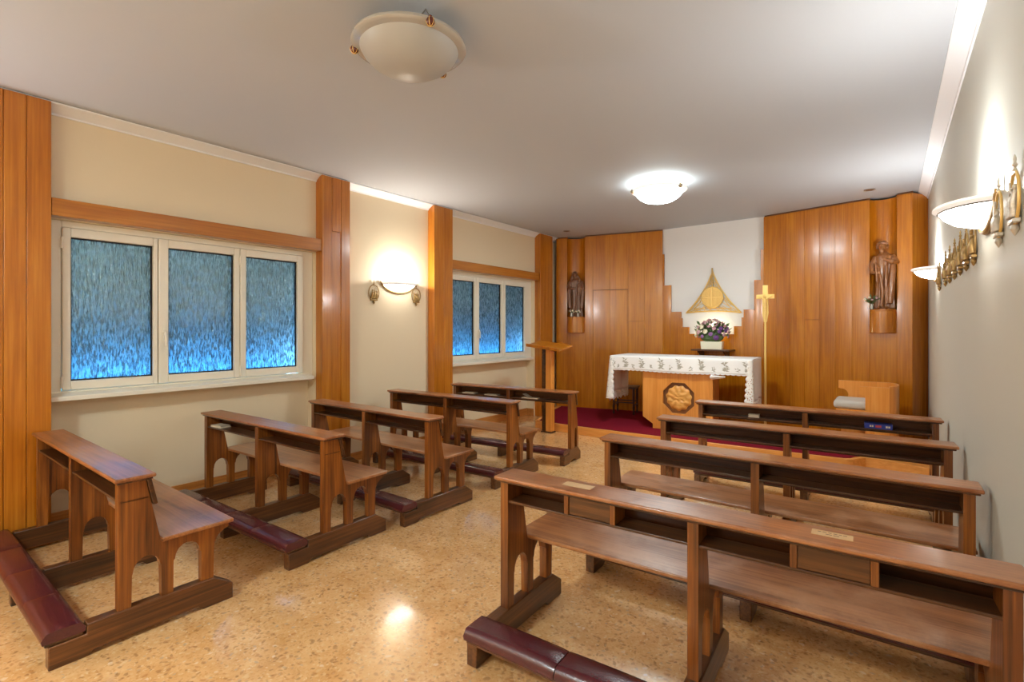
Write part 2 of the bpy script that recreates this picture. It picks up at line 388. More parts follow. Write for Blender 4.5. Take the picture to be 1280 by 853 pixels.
# cornices, with the pilasters standing in front of them
def cornice(name, x, sgn, y0, y1):
    pr = [(x, ZC), (x+sgn*.105, ZC), (x+sgn*.105, ZC-.012), (x+sgn*.085, ZC-.02), (x+sgn*.04, ZC-.045), (x+sgn*.014, ZC-.062), (x+sgn*.012, ZC-.075), (x, ZC-.075)]
    return struct(name, MB().prism(pr, 'y', y0, y1), 'cornice', bevel=.003)
cornice('trim_1', XW, 1, YB, 8.3); cornice('trim_2', XR, -1, YB, 8.5)
# baseboards
mb = MB()
for a, b in BAYS: mb.box(-5.32, -5.305, a, b, 0, .13)
for a, b in ((BAYS[0][1]+.3, BAYS[1][0]), (7.8, 8.25)): mb.box(XW, XW+.015, a, b, 0, .1)
for a, b in BAYS: mb.box(-5.32, XW, b-.015, b, 0, .13)
struct('baseboard_left', mb, 'skirt', bevel=.004)

# pilasters: board-faced posts
XP = -5.035
def pilaster(name, y0, y1, seams, strip=None):
    mb = MB(); ed = [y0]+list(seams)+[y1]
    mb.box(XW-.02, XP-.012, y0+.003, y1-.003, 0, ZC-.012)
    for a, b in zip(ed, ed[1:]):
        if strip and abs(a-strip[0]) < 1e-6:
            mb.box(XP-.02, XP, a+.002, b-.002, strip[1], ZC-.012); mb.box(XP-.04, XP-.013, a+.004, b-.004, 0, strip[1]-.006)
        else: mb.box(XP-.02, XP, a+.001, b-.001, 0, ZC-.012)
    return struct(name, mb, 'pil', bevel=.004)
pilaster('trim_3', -.6, .957, (-.2, .18, .44, .70, .82))
pilaster('trim_4', 3.211, 3.574, (3.335, 3.455), strip=(3.335, 2.69))
pilaster('trim_5', 4.93, 5.30, (5.12,))
pilaster('trim_6', 7.575, 7.985, (7.68, 7.79, 7.88))
# lintel beams
for i, (a, b) in enumerate(BAYS):
    mb = MB().box(XW-.0, -5.045, a+.002, b-.002, 2.45, 2.583)
    struct(f'trim_{7+i}', mb, 'lintel', bevel=.004)

# windows
for i, (a, b) in enumerate(BAYS):
    y = a if i == 0 else a-.03
    off = 0 if i == 0 else 4.30
    wn = thing(f'window_{i+1}', 'w', 'window'); del wn['label']; del wn['category']; wn['kind'] = 'structure'
    wn.location = (-5.22, a+1.12, 1.06)
    O = Vector(wn.location)
    fr = MB(); X0, X1 = -.07, 0
    Y = lambda v: v+off-O.y
    Z = lambda v: v-O.z
    ya, yb = a+.002-O.y, b-.002-O.y
    # fixed frame (four bars) and the raised box above it
    fr.box(X0, X1, ya, Y(1.05), 0, Z(2.445)); fr.box(X0, X1, Y(3.09), yb, 0, Z(2.445))
    fr.box(X0, X1, Y(1.05), Y(3.09), 0, Z(1.10)); fr.box(X0, X1, Y(1.05), Y(3.09), Z(2.395), Z(2.445))
    fr.box(X0-.02, X1-.012, Y(1.69), Y(1.715), Z(1.1), Z(2.395)); fr.box(X0-.02, X1-.012, Y(2.395), Y(2.42), Z(1.1), Z(2.395))
    obj('window_frame', fr, 'frame', wn, bevel=.005)
    sashes = ((1.053, 1.70, 1.105, 1.665), (1.706, 2.405, 1.783, 2.352), (2.411, 3.087, 2.469, 3.02))
    for k, (s0, s1, g0, g1) in enumerate(sashes):
        sh = MB(); z0, z1, h0, h1 = Z(1.104), Z(2.392), Z(1.175), Z(2.32)
        sh.box(X0+.02, X1+.016, Y(s0), Y(g0), z0, z1); sh.box(X0+.02, X1+.016, Y(g1), Y(s1), z0, z1)
        sh.box(X0+.02, X1+.016, Y(g0), Y(g1), z0, h0); sh.box(X0+.02, X1+.016, Y(g0), Y(g1), h1, z1)
        so = obj('sash', sh, 'frame', wn, bevel=.006)
        g = MB().box(-.034, -.028, Y(g0)+.008, Y(g1)-.008, h0+.008, h1-.008)
        obj('pane', g, 'glass', so)
        gk = MB()
        for u0, u1, v0, v1 in ((g0-.002, g0+.009, h0, h1), (g1-.009, g1+.002, h0, h1)): gk.box(-.033, -.012, Y(u0), Y(u1), v0, v1)
        gk.box(-.033, -.012, Y(g0), Y(g1), h0-.002, h0+.009); gk.box(-.033, -.012, Y(g0), Y(g1), h1-.009, h1+.002)
        obj('gasket', gk, 'black', so)
    hd = MB().box(.016, .024, Y(1.735), Y(1.757), Z(1.47), Z(1.60)); hd.tube([(.02, Y(1.746), Z(1.56)), (.05, Y(1.746), Z(1.56)), (.056, Y(1.748), Z(1.53)), (.058, Y(1.752), Z(1.43))], [.009, .009, .011, .009])
    obj('handle', hd, 'frame', wn, bevel=.002)
    for yy in (1.052, 2.408):
        for zz in (1.17, 2.27):
            obj('hinge', MB().lathe([(.001, -.045), (.011, -.045), (.011, .045), (.001, .045)], (.018, Y(yy), Z(zz)), 10), 'frame', wn)
    obj('sill', MB().prism([(-5.109-O.x, -.03), (-5.109-O.x, .006), (-.01, .03), (-.1, .03), (-.1, -.03)], 'y', ya, Y(3.165)), 'frame', wn, bevel=.004)

# ------------------------------------------------------------------ wood panelling of the far wall
PA, PB, PC, PD = (-5.07, 8.17), (-3.16, 8.58), (-1.54, 8.45), (.225, 8.02)
TOP = 3.283
def frame_of(a, b):
    return hypot(b[0]-a[0], b[1]-a[1]), atan2(b[1]-a[1], b[0]-a[0])
def boards(mb, u0, u1, z0, z1, gl=.0007, gr=.0007, gt=0, gb=0, t=.03):
    a, b = u0+gl, u1-gr; z0 += gb; z1 -= gt; n = 6; bow = min(.0012, (b-a)*.006)
    if b-a < .08: return mb.box(a, b, 0, t, z0, z1)
    pts = [(a+(b-a)*i/n, bow*(2*i/n-1)**2) for i in range(n+1)]+[(b, t), (a, t)]
    mb.prism(pts, 'z', z0, z1)
def panelling(name, a, b, cells, extra=None):
    L, ang = frame_of(a, b); mb = MB()
    for c in cells: boards(mb, *c)
    if extra: extra(mb)
    o = struct(name, mb, 'panel', bevel=.0012, loc=(a[0], a[1], 0), rot=(0, 0, ang)); return o
def niche(mb, u0, u1, z0, z1):
    c = (u0+u1)/2; r = (u1-u0)/2; n = 20
    for i in range(n):
        a0 = pi*i/n; a1 = pi*(i+1)/n
        q = [(c-r*cos(a0), r*sin(a0)*.95), (c-r*cos(a1), r*sin(a1)*.95)]
        mb.add([(q[0][0], q[0][1], z0), (q[1][0], q[1][1], z0), (q[1][0], q[1][1], z1), (q[0][0], q[0][1], z1)], [(0, 1, 2, 3)])
LL, LA = frame_of(PA, PB); LR, RA = frame_of(PC, PD); LC, CA = frame_of(PB, PC)
# left wing: seams from the photograph; a concealed door between u=.70 and 1.36
nl0, nl1 = .218, .560
cells = [(0, nl0, .0, TOP), (nl0, nl1, 0, 1.79), (nl1, .712, 0, TOP)]
cells += [(.712, 1.03, 0, 2.286, .0035, .0005, .003), (1.03, 1.357, 0, 2.283, .0005, .0035, .003), (.712, 1.03, 2.29, TOP), (1.03, 1.357, 2.29, TOP)]
cells += [(1.357, 1.64, 0, 1.71), (1.357, 1.64, 1.714, TOP), (1.64, LL, 0, TOP, .0015, 0)]
trims = 9
panelling('trim_9', PA, PB, cells, lambda mb: niche(mb, nl0, nl1, 1.79, TOP))
# right wing
nr0, nr1 = 1.366, 1.658
cells = []
us = [0, .19, .38, .573, .768, .965, 1.165, nr0]
for u0, u1 in zip(us, us[1:]):
    if abs(u0-.573) < .01: cells += [(u0, u1, 0, 1.71), (u0, u1, 1.714, TOP)]
    else: cells.append((u0, u1, 0, TOP))
cells += [(nr0, nr1, 0, 1.825), (nr1, LR, 0, TOP)]
panelling('trim_10', PC, PD, cells, lambda mb: niche(mb, nr0, nr1, 1.825, TOP))
# end return of the right wing towards the right wall
L2, A2 = frame_of(PD, (.388, 8.27))
panelling('trim_11', (PD[0]+.004, PD[1]+.004), (.388, 8.27), [(0, L2, 0, TOP)])
# stepped centre: wood top as a function of u
steps = [(0, .024, 2.876), (.024, .150, 2.330), (.150, .327, 1.871), (.327, .350, 1.760), (.350, .465, 1.611), (.465, 1.19, 1.497),
         (1.19, 1.305, 1.623), (1.305, 1.335, 1.760), (1.335, 1.49, 1.883), (1.49, 1.585, 2.334), (1.585, LC, 2.793)]
def extra(mb):
    mb.box(LC-.0005, LC+.0, 0, .03, 2.793, TOP)
panelling('trim_12', PB, PC, [(a, b, 0, z, 0 if i else .001, 0) for i, (a, b, z) in enumerate(steps)])
# dark backing behind the wings; its colour stands in for the ceiling gap's shade
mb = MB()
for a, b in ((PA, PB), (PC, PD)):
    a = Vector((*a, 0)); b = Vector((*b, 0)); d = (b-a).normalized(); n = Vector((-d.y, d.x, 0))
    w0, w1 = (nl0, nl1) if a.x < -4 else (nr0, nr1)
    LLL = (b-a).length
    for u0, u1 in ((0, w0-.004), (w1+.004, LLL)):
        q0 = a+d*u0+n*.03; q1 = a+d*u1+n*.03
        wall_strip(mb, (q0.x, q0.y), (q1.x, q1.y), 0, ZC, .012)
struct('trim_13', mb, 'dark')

# ------------------------------------------------------------------ altar platform
pf = [(-4.52, 6.655), (-4.16, 6.632), (-3.5, 6.625), (-1.186, 6.74), (-.40, 6.80), (-.33, 6.83), (-.28, 6.93), (-.22, 7.01), (-.125, 7.02), (.385, 6.87)]
plat = thing('altar_platform', 'low wooden platform with dark red carpet under the altar', 'platform', (-2.3, 7.4, 0))
po = Vector((-2.3, 7.4))
back = [(.385, 8.26), (.23, 8.02), (-1.54, 8.45), (-3.16, 8.58), (-5.06, 8.165)]
lc = lambda p: (p[0]-po.x, p[1]-po.y)
obj('riser', MB().prism([lc(p) for p in pf]+[lc(p) for p in back]+[lc((-4.85, 7.6))], 'z', .0005, .118), 'pale', plat, bevel=.004)
cf = [(-4.47, 6.70), (-4.16, 6.672), (-3.5, 6.665), (-1.186, 6.78), (-.42, 6.84), (-.36, 6.88), (-.32, 6.98), (-.25, 7.07), (-.1, 7.10), (.36, 7.05)]
bk = [(.36, 8.20), (.22, 8.0), (-1.54, 8.43), (-3.16, 8.56), (-4.95, 8.17)]
obj('carpet', MB().prism([lc(p) for p in cf]+[lc(p) for p in bk]+[lc((-4.8, 7.6))], 'z', .1175, .124), 'carpet', plat)
ZP = .124

# ------------------------------------------------------------------ pews
def arch(y0, y1, zs, zt, n=8):
    c = (y0+y1)/2; r = (y1-y0)/2
    return [(c-r*cos(pi*i/n), zs+(zt-zs)*sin(pi*i/n)) for i in range(n+1)]
ENDP = [(.265, .156), (.265, .802), (.385, .802), (.452, .47), (.46, .455), (.80, .455), (.80, .428), (.775, .42), (.74, .395), (.72, .355), (.715, .156),
        (.652, .156), (.652, .33)] + arch(.52, .645, .335, .408)[::-1] + [(.514, .33), (.512, .156), (.458, .156), (.456, .33)] + arch(.328, .452, .325, .40)[::-1] + [(.325, .32), (.322, .156)]
ENDN = [(.265, .156), (.265, .802), (.385, .802), (.455, .42), (.47, .30), (.475, .156), (.425, .156), (.425, .36), (.41, .39), (.385, .39), (.37, .36), (.37, .156)]
def pew(label, xyA, xyB, seat=True, special=False, kf=0):
    A = Vector((*xyA, 0)); B = Vector((*xyB, 0)); L = (B-A).length; rz = atan2(B.y-A.y, B.x-A.x)
    mid = (A+B)/2 + Matrix.Rotation(rz, 3, 'Z') @ Vector((0, -.25, 0))
    t = thing('church_pew', label, 'pew', (mid.x, mid.y, 0), rz, 'kneeler pews of the chapel')
    h = L/2; posts = (-h+.03, -.0225, h-.075)
    for k, px in enumerate(posts):
        e = obj('end_panel' if k != 1 else 'middle_panel', MB().prism(ENDP if seat else ENDN, 'x', px, px+.045), 'pz', t, bevel=.004)
        if seat: rail = [(0, 0), (0, .11), (.14, .11), (.142, .158), (.72, .158), (.82, .088), (.82, 0), (.66, 0), (.635, .022), (.17, .022), (.145, 0)]
        else: rail = [(kf, 0), (kf, .11), (.14+kf*.9, .11), (.142+kf*.9, .158), (.45, .158), (.52, .09), (.52, 0), (.40, 0), (.375, .03), (.23+kf*.3, .03), (.18+kf*.3, 0)]
        obj('base_rail', MB().prism(rail, 'x', px-.008, px+.053), 'py', t, bevel=.005)
    # kneeler: board and two cushions
    k0, k1 = -h+.02, h-.02
    obj('kneeler_board', MB().box(k0+.01, k1-.01, kf-.012, kf*.9+.128, .1105, .128), 'px', t, bevel=.003)
    kk = [k0+(k1-k0)*i/4 for i in range(5)]
    for a, b in [(a+.002, b-.002) for a, b in zip(kk, kk[1:])]:
        n, q = 14, 8; vs = []; fs = []
        W0, W1 = kf-.026, kf*.9+.138
        for i in range(n+1):
            u = i/n; x = a+(b-a)*u; eu = .62+.38*min(1, min(u, 1-u)*(b-a)/.035)
            ring = []
            for j in range(q+1):
                v = j/q; y = W0+(W1-W0)*v; ev = min(1, min(v, 1-v)/.16)
                bulge = .006*sin(pi*v)*(.6+.4*sin(5*u+3*a))+.003*sin(pi*u)
                z = .150+.030*math.sqrt(max(0, 1-(1-ev)**2))*math.sqrt(max(0.0, 1-(1-eu)**2))+bulge*ev*eu*eu*eu
                ring.append((x, y, z))
            vs += ring+[(x, W1-.004, .1285), (x, W0+.004, .1285)]
        m = q+3
        for i in range(n):
            for j in range(m): fs.append((i*m+j, (i+1)*m+j, (i+1)*m+(j+1) % m, i*m+(j+1) % m))
        fs += [tuple(range(m)), tuple(n*m+j for j in range(m-1, -1, -1))]
        obj('kneeler_cushion', MB().add(vs, fs), 'leather', t, angle=60)
    # desk: moulded top, shelf, backboard
    obj('desk_top', MB().box(-h, h, .245, .425, .814, .834), 'top', t, bevel=.007, segs=3)
    obj('top_moulding', MB().box(-h+.012, h-.012, .257, .413, .8025, .8145), 'px', t, bevel=.004)
    obj('shelf', MB().box(-h+.03, h-.03, .272, .40, .70, .713), 'px', t, bevel=.003)
    obj('back_board', MB().prism([(.386, .802), (.409, .802), (.438, .668), (.432, .662), (.416, .664)], 'x', -h+.02, h-.02), 'px', t, bevel=.003)
    if seat: obj('seat', MB().box(-h, h, .452, .815, .456, .478), 'seat', t, bevel=.006, segs=3)
    if special:
        for a, b in ((-.587, -.352), (.36, .605)):
            for x in (a, b): obj('divider', MB().box(x-.012, x+.012, .268, .39, .713, .8025), 'pz', t, bevel=.002)
            obj('compartment_door', MB().box(a+.012, b-.012, .276, .29, .714, .802), 'px', t, bevel=.002)
    t['half'] = h
    return t
P = {}
P['L1'] = pew('nearest left pew, its dark desk against the orange pilaster at the left edge', (-5.005, .846), (-3.10, .832))
P['L2'] = pew('second left pew from the camera, under the near window, white booklet on its shelf', (-4.99, 1.965), (-3.14, 2.02))
P['L3'] = pew('third pew from the camera on the left, before the strip-inlaid pilaster', (-4.90, 2.965), (-3.08, 2.96))
P['L4'] = pew('fourth pew from the camera on the left, just behind the seatless desk', (-4.94, 4.04), (-3.10, 4.13))
P['L5'] = pew('seatless kneeler desk heading the left row, papers on its shelf', (-4.81, 5.02), (-2.99, 5.19), seat=False, kf=.065)
P['R1'] = pew('nearest pew on the right, with small closed compartments and paper labels on its desk', (-1.64, 2.035), (.352, 2.12), special=True)
P['R2'] = pew('second pew from the camera on the right, directly beyond the pew with paper labels', (-1.625, 3.19), (.358, 3.225))
P['R3'] = pew('third pew from the camera on the right, just behind the seatless kneeler desk', (-1.60, 4.20), (.358, 4.31))
P['R4'] = pew('seatless kneeler desk at the front of the right row, blue book on its shelf', (-1.625, 5.345), (.358, 5.44), seat=False, kf=.125)
for o in P.values(): del o['half']
def on_pew(k, x, y, z):
    o = P[k]; v = Matrix.Rotation(o.rotation_euler.z, 3, 'Z') @ Vector((x, y, 0)); return (o.location.x+v.x, o.location.y+v.y, z), o.rotation_euler.z

# labels, booklets and the book
def slip(name, label, pew_k, x, y, w, d, lines):
    loc, rz = on_pew(pew_k, x, y, .8342)
    t = thing(name, label, 'label', loc, rz, 'paper labels on the near right pew')
    obj('paper', MB().box(-w/2, w/2, -d/2, d/2, 0, .0012), 'label', t)
    if lines:
        for (yy, xs) in lines:
            mb = MB()
            for a, b in xs: mb.box(a, b, yy-.002, yy+.002, .0012, .0016)
            obj('printed_line', mb, 'ink', t)
slip('paper_label', 'small cream paper label on the right half of the nearest right pew top', 'R1', .478, .35, .13, .055,
     [(.010, [(-.045, -.035), (-.03, -.018), (-.012, -.002), (.004, .016), (.021, .03), (.034, .046)]), (-.008, [(-.02, .0), (.004, .022)])])
slip('paper_label', 'pale blank label on the left half of the nearest right pew top', 'R1', -.56, .345, .15, .06, None)
def booklet(label, k, x, y, w, d, h, rz, open_=False):
    loc, r = on_pew(k, x, y, .7135)
    t = thing('booklet', label, 'booklet', loc, r+rz, 'loose booklets on the pew shelves')
    n = 3 if open_ else 2
    mb = MB()
    mb.box(-w/2, w/2, -d/2, d/2, 0, h*.4)
    mb.box(-w/2+.004, w/2-.004, -d/2+.003, d/2-.003, h*.4, h*.8)
    obj('pages', mb, 'paper', t, bevel=.001)
    c = MB()
    if open_:
        c.add([(-w/2, -d/2, h*.8), (0, -d/2, h*.8), (-w/2, d/2, h*.8), (0, d/2, h*.8), (-w*.42, -d/2, h*.8+.045), (-w*.42, d/2, h*.8+.045)], [(1, 3, 5, 4)])
        c.add([(0, -d/2, h*.8), (0, d/2, h*.8), (-w*.42, d/2, h*.8+.043), (-w*.42, -d/2, h*.8+.043)], [(0, 1, 2, 3)])
    else:
        c.prism([(-w/2, h*.8), (w*.1, h*.8+.001), (w/2, h*.8+.006), (w/2, h*.8+.008), (w*.1, h*.8+.004), (-w/2, h*.8+.002)], 'y', -d/2, d/2)
    obj('cover', c, 'paper', t)
booklet('white booklet lying on the shelf of the pew under the near window', 'L2', -.72, .325, .17, .09, .018, .05)
booklet('leftmost pale booklet on the shelf of the front left kneeler desk', 'L5', -.64, .325, .2, .09, .014, .04)
booklet('flat pale sheets right of the leftmost booklet, on the front left desk shelf', 'L5', -.28, .325, .2, .09, .009, -.05)
booklet('booklet with one leaf standing open, right half of the front left desk shelf', 'L5', .30, .325, .22, .09, .012, .03, True)
booklet('small white slip of paper on the front right kneeler desk shelf, left half', 'R4', -.44, .32, .1, .07, .03, .02)
loc, rz = on_pew('R4', .555, .325, .7135)
bk_ = thing('book', 'thick blue book lying on the shelf of the front right kneeler desk', 'book', loc, rz)
obj('cover', MB().prism([(-.05, 0), (-.05, .044), (.05, .044), (.05, .041), (-.047, .041), (-.047, .003), (.05, .003), (.05, 0)], 'x', -.1, .1), 'blue', bk_, bevel=.001)
obj('pages', MB().box(-.097, .097, -.046, .047, .0035, .0405), 'paper', bk_)
for a, b in ((-.062, -.05), (-.046, -.034), (.052, .066), (.07, .084)): obj('spine_print', MB().box(a, b, -.0512, -.05, .014, .03), 'paper', bk_)
obj('spine_panel', MB().box(-.02, .022, -.0512, -.05, .012, .032), 'redc', bk_)

# ------------------------------------------------------------------ altar
AR = R(3.2); AC = (-2.46, 7.55)
alt = thing('altar', 'wooden altar with an octagonal carved emblem on its front, under a white cloth', 'altar', (AC[0], AC[1], ZP), AR)
zb = -ZP
octr = .238; ocz = .59+zb; ocx = .02
octo = [(ocx+octr*cos(pi/8+k*pi/4), ocz+octr*sin(pi/8+k*pi/4)) for k in range(8)]
F = -.36
front = [(-.50, .285+zb), (-.50, .98+zb), (.49, .98+zb), (.49, .285+zb), (.34, .19+zb), (.34, .001), (-.35, .001), (-.35, .19+zb)]
obj('pedestal', MB().prism(front, 'y', F, F+.04, [octo]).prism(front, 'y', F+.04, F+.40), 'palez', alt, bevel=.003)
obj('recess_back', MB().prism([(ocx+(x-ocx)*.995, ocz+(z-ocz)*.995) for x, z in octo], 'y', F+.036, F+.0398), 'dark', alt)
em = MB(); n = 40; rr = .178
prof = []
vs = []; fs = []; rings = 9; segs = 48
for j in range(rings+1):
    for i in range(segs):
        a = 2*pi*i/segs; r = rr*j/rings*(1+.05*sin(11*a)*(j/rings)**2)
        hgt = .028*math.sqrt(max(0, 1-(j/rings)**6))+.010*mnoise.noise(Vector((r*cos(a)*30, r*sin(a)*30, 1)))+(.006*cos(11*a) if j > 5 else 0)
        wv = abs(r*cos(a)); zz = r*sin(a)
        groove = abs(zz+.05-abs(abs(wv-.035)-.03)*1.1)
        if groove < .014 and wv < .1: hgt -= .014
        vs.append((ocx+r*cos(a), F+.036-max(.002, hgt), ocz+r*sin(a)))
for j in range(rings):
    for i in range(segs): fs.append((j*segs+i, j*segs+(i+1) % segs, (j+1)*segs+(i+1) % segs, (j+1)*segs+i))
obj('carved_emblem', MB().add(vs, fs), 'carved', alt, angle=70)
obj('table_top', MB().box(-.985, .985, -.40, .36, .985+zb, 1.168+zb), 'palez', alt, bevel=.003)

# altar cloth: draped mesh over the table top, front fall and two end falls
ZT = 1.172-ZP
def sheet(mb, fn, nu, nv):
    vs = [fn(i/nu, j/nv) for j in range(nv+1) for i in range(nu+1)]; m = nu+1
    return mb.add(vs, [(j*m+i, j*m+i+1, (j+1)*m+i+1, (j+1)*m+i) for j in range(nv) for i in range(nu)])
cl = thing('altar_cloth', 'white altar cloth with grey embroidered sprigs and lace ends hanging over the altar', 'tablecloth', (AC[0], AC[1], ZP), AR)
def add_solid(o, t=.003):
    s = o.modifiers.new('thickness', 'SOLIDIFY'); s.thickness = t; s.offset = 1; return o
x0, x1, y0, y1 = -.99, .99, -.408, .366
mb = MB()
prof = [(y1+.002, ZT-.06), (y1, ZT-.004), (y1-.01, ZT+.002), (y0+.01, ZT+.002), (y0-.001, ZT-.003), (y0-.004, ZT-.03), (y0-.004, ZT-.12), (y0-.006, ZT-.205)]
def fall(u, v):
    k = v*(len(prof)-1); i = min(int(k), len(prof)-2); f = k-i
    y = prof[i][0]*(1-f)+prof[i+1][0]*f; z = prof[i][1]*(1-f)+prof[i+1][1]*f
    d = max(0, (ZT-z)/.2); x = x0-.004+(x1-x0+.008)*u
    y -= d*(.004+.005*sin(u*23)+.003*sin(u*51+1)); z += d*.006*sin(u*9)
    if k > 3 and k < 4: pass
    return (x, y, z)
add_solid(obj('linen_top', sheet(mb, fall, 120, 28), 'cloth', cl, angle=60))
def end_fall(side):
    xs = x0-.006 if side < 0 else x1+.006
    def f(u, v):
        y = y0+(y1-y0)*u; z = ZT-.002-.56*v; ed = 1 if side > 0 else 1
        w_ = (.012*sin(u*17+side)+.008*sin(u*31+2))*v
        return (xs+side*(.006*v*ed)+w_, y-.02*v*(1-u)+.0*v, z)
    def g(u, v):
        p = f(u, 1+.0*v); s = abs(sin(u*pi*8)); return (p[0], p[1], p[2]-v*(.10+.035*s))
    e = add_solid(obj('linen_end', sheet(MB(), f, 36, 14), 'cloth', cl, angle=60))
    add_solid(obj('lace_hem', sheet(MB(), g, 64, 4), 'lace', cl, angle=60), .002)
    def h(u, v):
        p = f(0, v*1.16); s = abs(sin(v*pi*9)); wd = (.05+.06*v+.02*s); o_ = -.045*v if side < 0 else .0
        return (p[0]+o_-side*u*wd, p[1]-.008-.012*sin(u*pi), p[2])
    add_solid(obj('lace_edge', sheet(MB(), h, 4, 70), 'lace', cl, angle=60), .002)
end_fall(-1); end_fall(1)
def hem(u, v):
    s = abs(sin(u*pi*30)); p = fall(u, 1); return (p[0], p[1]-.001, p[2]+.001-v*(.008+.010*s))
add_solid(obj('scalloped_hem', sheet(MB(), hem, 240, 2), 'cloth', cl, angle=60), .002)
def sprig(x, big):
    mb = MB(); s = 1 if big else .55; zc = ZT-(.105 if big else .15)
    k = int((x-x0)/(x1-x0)*120)
    def leaf(cx, cz, a, l):
        pts = [(0, 0), (l*.3, l*.2), (l, 0), (l*.3, -l*.2)]
        vs = [(cx+p*cos(a)-q*sin(a), 0, cz+p*sin(a)+q*cos(a)) for p, q in pts]
        out = []
        for X, _, Zz in vs:
            u = (X-x0)/(x1-x0); d = (ZT-Zz)/.2
            out.append((X, y0-.0085-d*(.004+.005*sin(u*23)+.003*sin(u*51+1)), Zz))
        mb.add(out, [(0, 1, 2, 3)])
    rnd = random.Random(int(x*1000))
    if big:
        for i in range(15):
            t = i/14; cz = zc-.06+.12*t; cx = x+.012*sin(t*5)
            leaf(cx, cz, rnd.uniform(-.4, 1.2) if i % 2 else pi-rnd.uniform(-.4, 1.2), .036+.022*rnd.random())
        for i in range(9): leaf(x, zc-.03, i*pi*2/9, .034)
    else:
        for i in range(9): leaf(x+rnd.uniform(-.012, .012), zc+rnd.uniform(-.02, .02), rnd.uniform(0, 6.28), .032)
    return obj('embroidered_sprig', mb, 'thread', cl, smooth=False)
for xx in (140, 235, 350, 485, 605, 745, 890, 1015): sprig(-.97+1.93*(xx-130)/900, True)
for xx in (182, 292, 415, 545, 678, 818, 962): sprig(-.97+1.93*(xx-130)/900, False)

# folded white cloth tucked under the table top
t = thing('folded_cloth', 'small white folded cloth tucked under the altar top on its right', 'cloth', (-1.925, 7.150, .958))
mb = MB()
def fc(u, v):
    a = 2*pi*v; r = .03*(1-u*.75)+.004*sin(a*3); return (-.02+.17*u, r*cos(a)*1.2, -.035+.012*u+r*sin(a))
sheet(mb, fc, 10, 16); mb.ball((-.025, 0, -.035), .031, 12, 8, .7, 1.2, 1)
obj('bundle', mb, 'cloth', t)
# dark stool behind the altar's left end
t = thing('stool', 'dark wooden stool with turned legs in shade behind the left end of the altar', 'stool', (-3.66, 8.16, ZP), .2)
for sx in (-.17, .17):
    for sy in (-.14, .14):
        obj('leg', MB().lathe([(.016, 0), (.02, .03), (.014, .06), (.022, .12), (.015, .18), (.022, .26), (.02, .44)], (sx, sy, 0), 12), 'darkwood', t)
obj('seat', MB().box(-.21, .21, -.18, .18, .44, .47), 'darkwood', t, bevel=.006)
for sx in (-.17, .17): obj('stretcher', MB().tube([(sx, -.14, .15), (sx, .14, .15)], .011), 'darkwood', t)
for sy in (-.14, .14): obj('stretcher', MB().tube([(-.17, sy, .2), (.17, sy, .2)], .011), 'darkwood', t)

# ledge behind the altar with the flowers
t = thing('wall_ledge', 'narrow brown wooden ledge on the panelling behind the altar, under the flowers', 'shelf', (-2.26, 8.33, 1.23), CA)
obj('board', MB().box(-.3, .3, -.12, .17, 0, .026), 'px', t, bevel=.004)
for x in (-.2, .2): obj('bracket', MB().prism([(.16, -.001), (-.08, -.001), (-.06, -.02), (.14, -.16), (.16, -.16)], 'x', x-.012, x+.012), 'px', t, bevel=.002)
fl = thing('flower_arrangement', 'round bouquet of lilac, pink and cream flowers in a white pot behind the altar', 'flowers', (-2.25, 8.28, 1.2562), .05)
obj('pot', MB().add([(-.155, -.06, 0), (.155, -.06, 0), (.155, .07, 0), (-.155, .07, 0), (-.165, -.066, .125), (.165, -.066, .125), (.165, .076, .125), (-.165, .076, .125)],
    [(3, 2, 1, 0), (4, 5, 6, 7), (0, 1, 5, 4), (1, 2, 6, 5), (2, 3, 7, 6), (3, 0, 4, 7)]), 'pot', fl, bevel=.006)
fo = MB(); rnd = random.Random(3)
for i in range(260):
    a = rnd.uniform(0, 2*pi); q = rnd.random()**.6; e = rnd.uniform(-.15, 1)
    c = Vector((.25*q*cos(a)*math.sqrt(max(.1, 1-e*e*.6)), .11*q*sin(a), .235+.2*e*q))
    d = Vector((c.x, c.y, c.z-.14)).normalized(); l = rnd.uniform(.045, .085); sd = d.cross(Vector((rnd.random()-.5, rnd.random()-.5, rnd.random()))).normalized()*l*.28
    fo.add([c, c+d*l*.5+sd, c+d*l, c+d*l*.5-sd], [(0, 1, 2, 3)])
for i in range(9): fo.tube([(rnd.uniform(-.1, .1), rnd.uniform(-.03, .03), .1), (rnd.uniform(-.2, .2), rnd.uniform(-.06, .06), .3)], .003, 5)
fo.ball((0, 0, .2), .12, 12, 8, 1.5, .7, .8)
obj('foliage', fo, 'leaf', fl, smooth=False)
def blossom():
    mb = MB()
    for k in range(3):
        n = 5+k
        for i in range(n):
            a = 2*pi*i/n+k*.5; r = .012+.011*k; z = .010-.006*k
            c = (r*cos(a)*.7, r*sin(a)*.7, z)
            mb.ball(c, .014+.002*k, 6, 5, 1, 1, .7)
    mb.ball((0, 0, .013), .013, 6, 5); return mb
protos = {k: obj('flower', blossom(), k, fl) for k in ('f1', 'f2', 'f3', 'f4', 'f5')}
used = set()
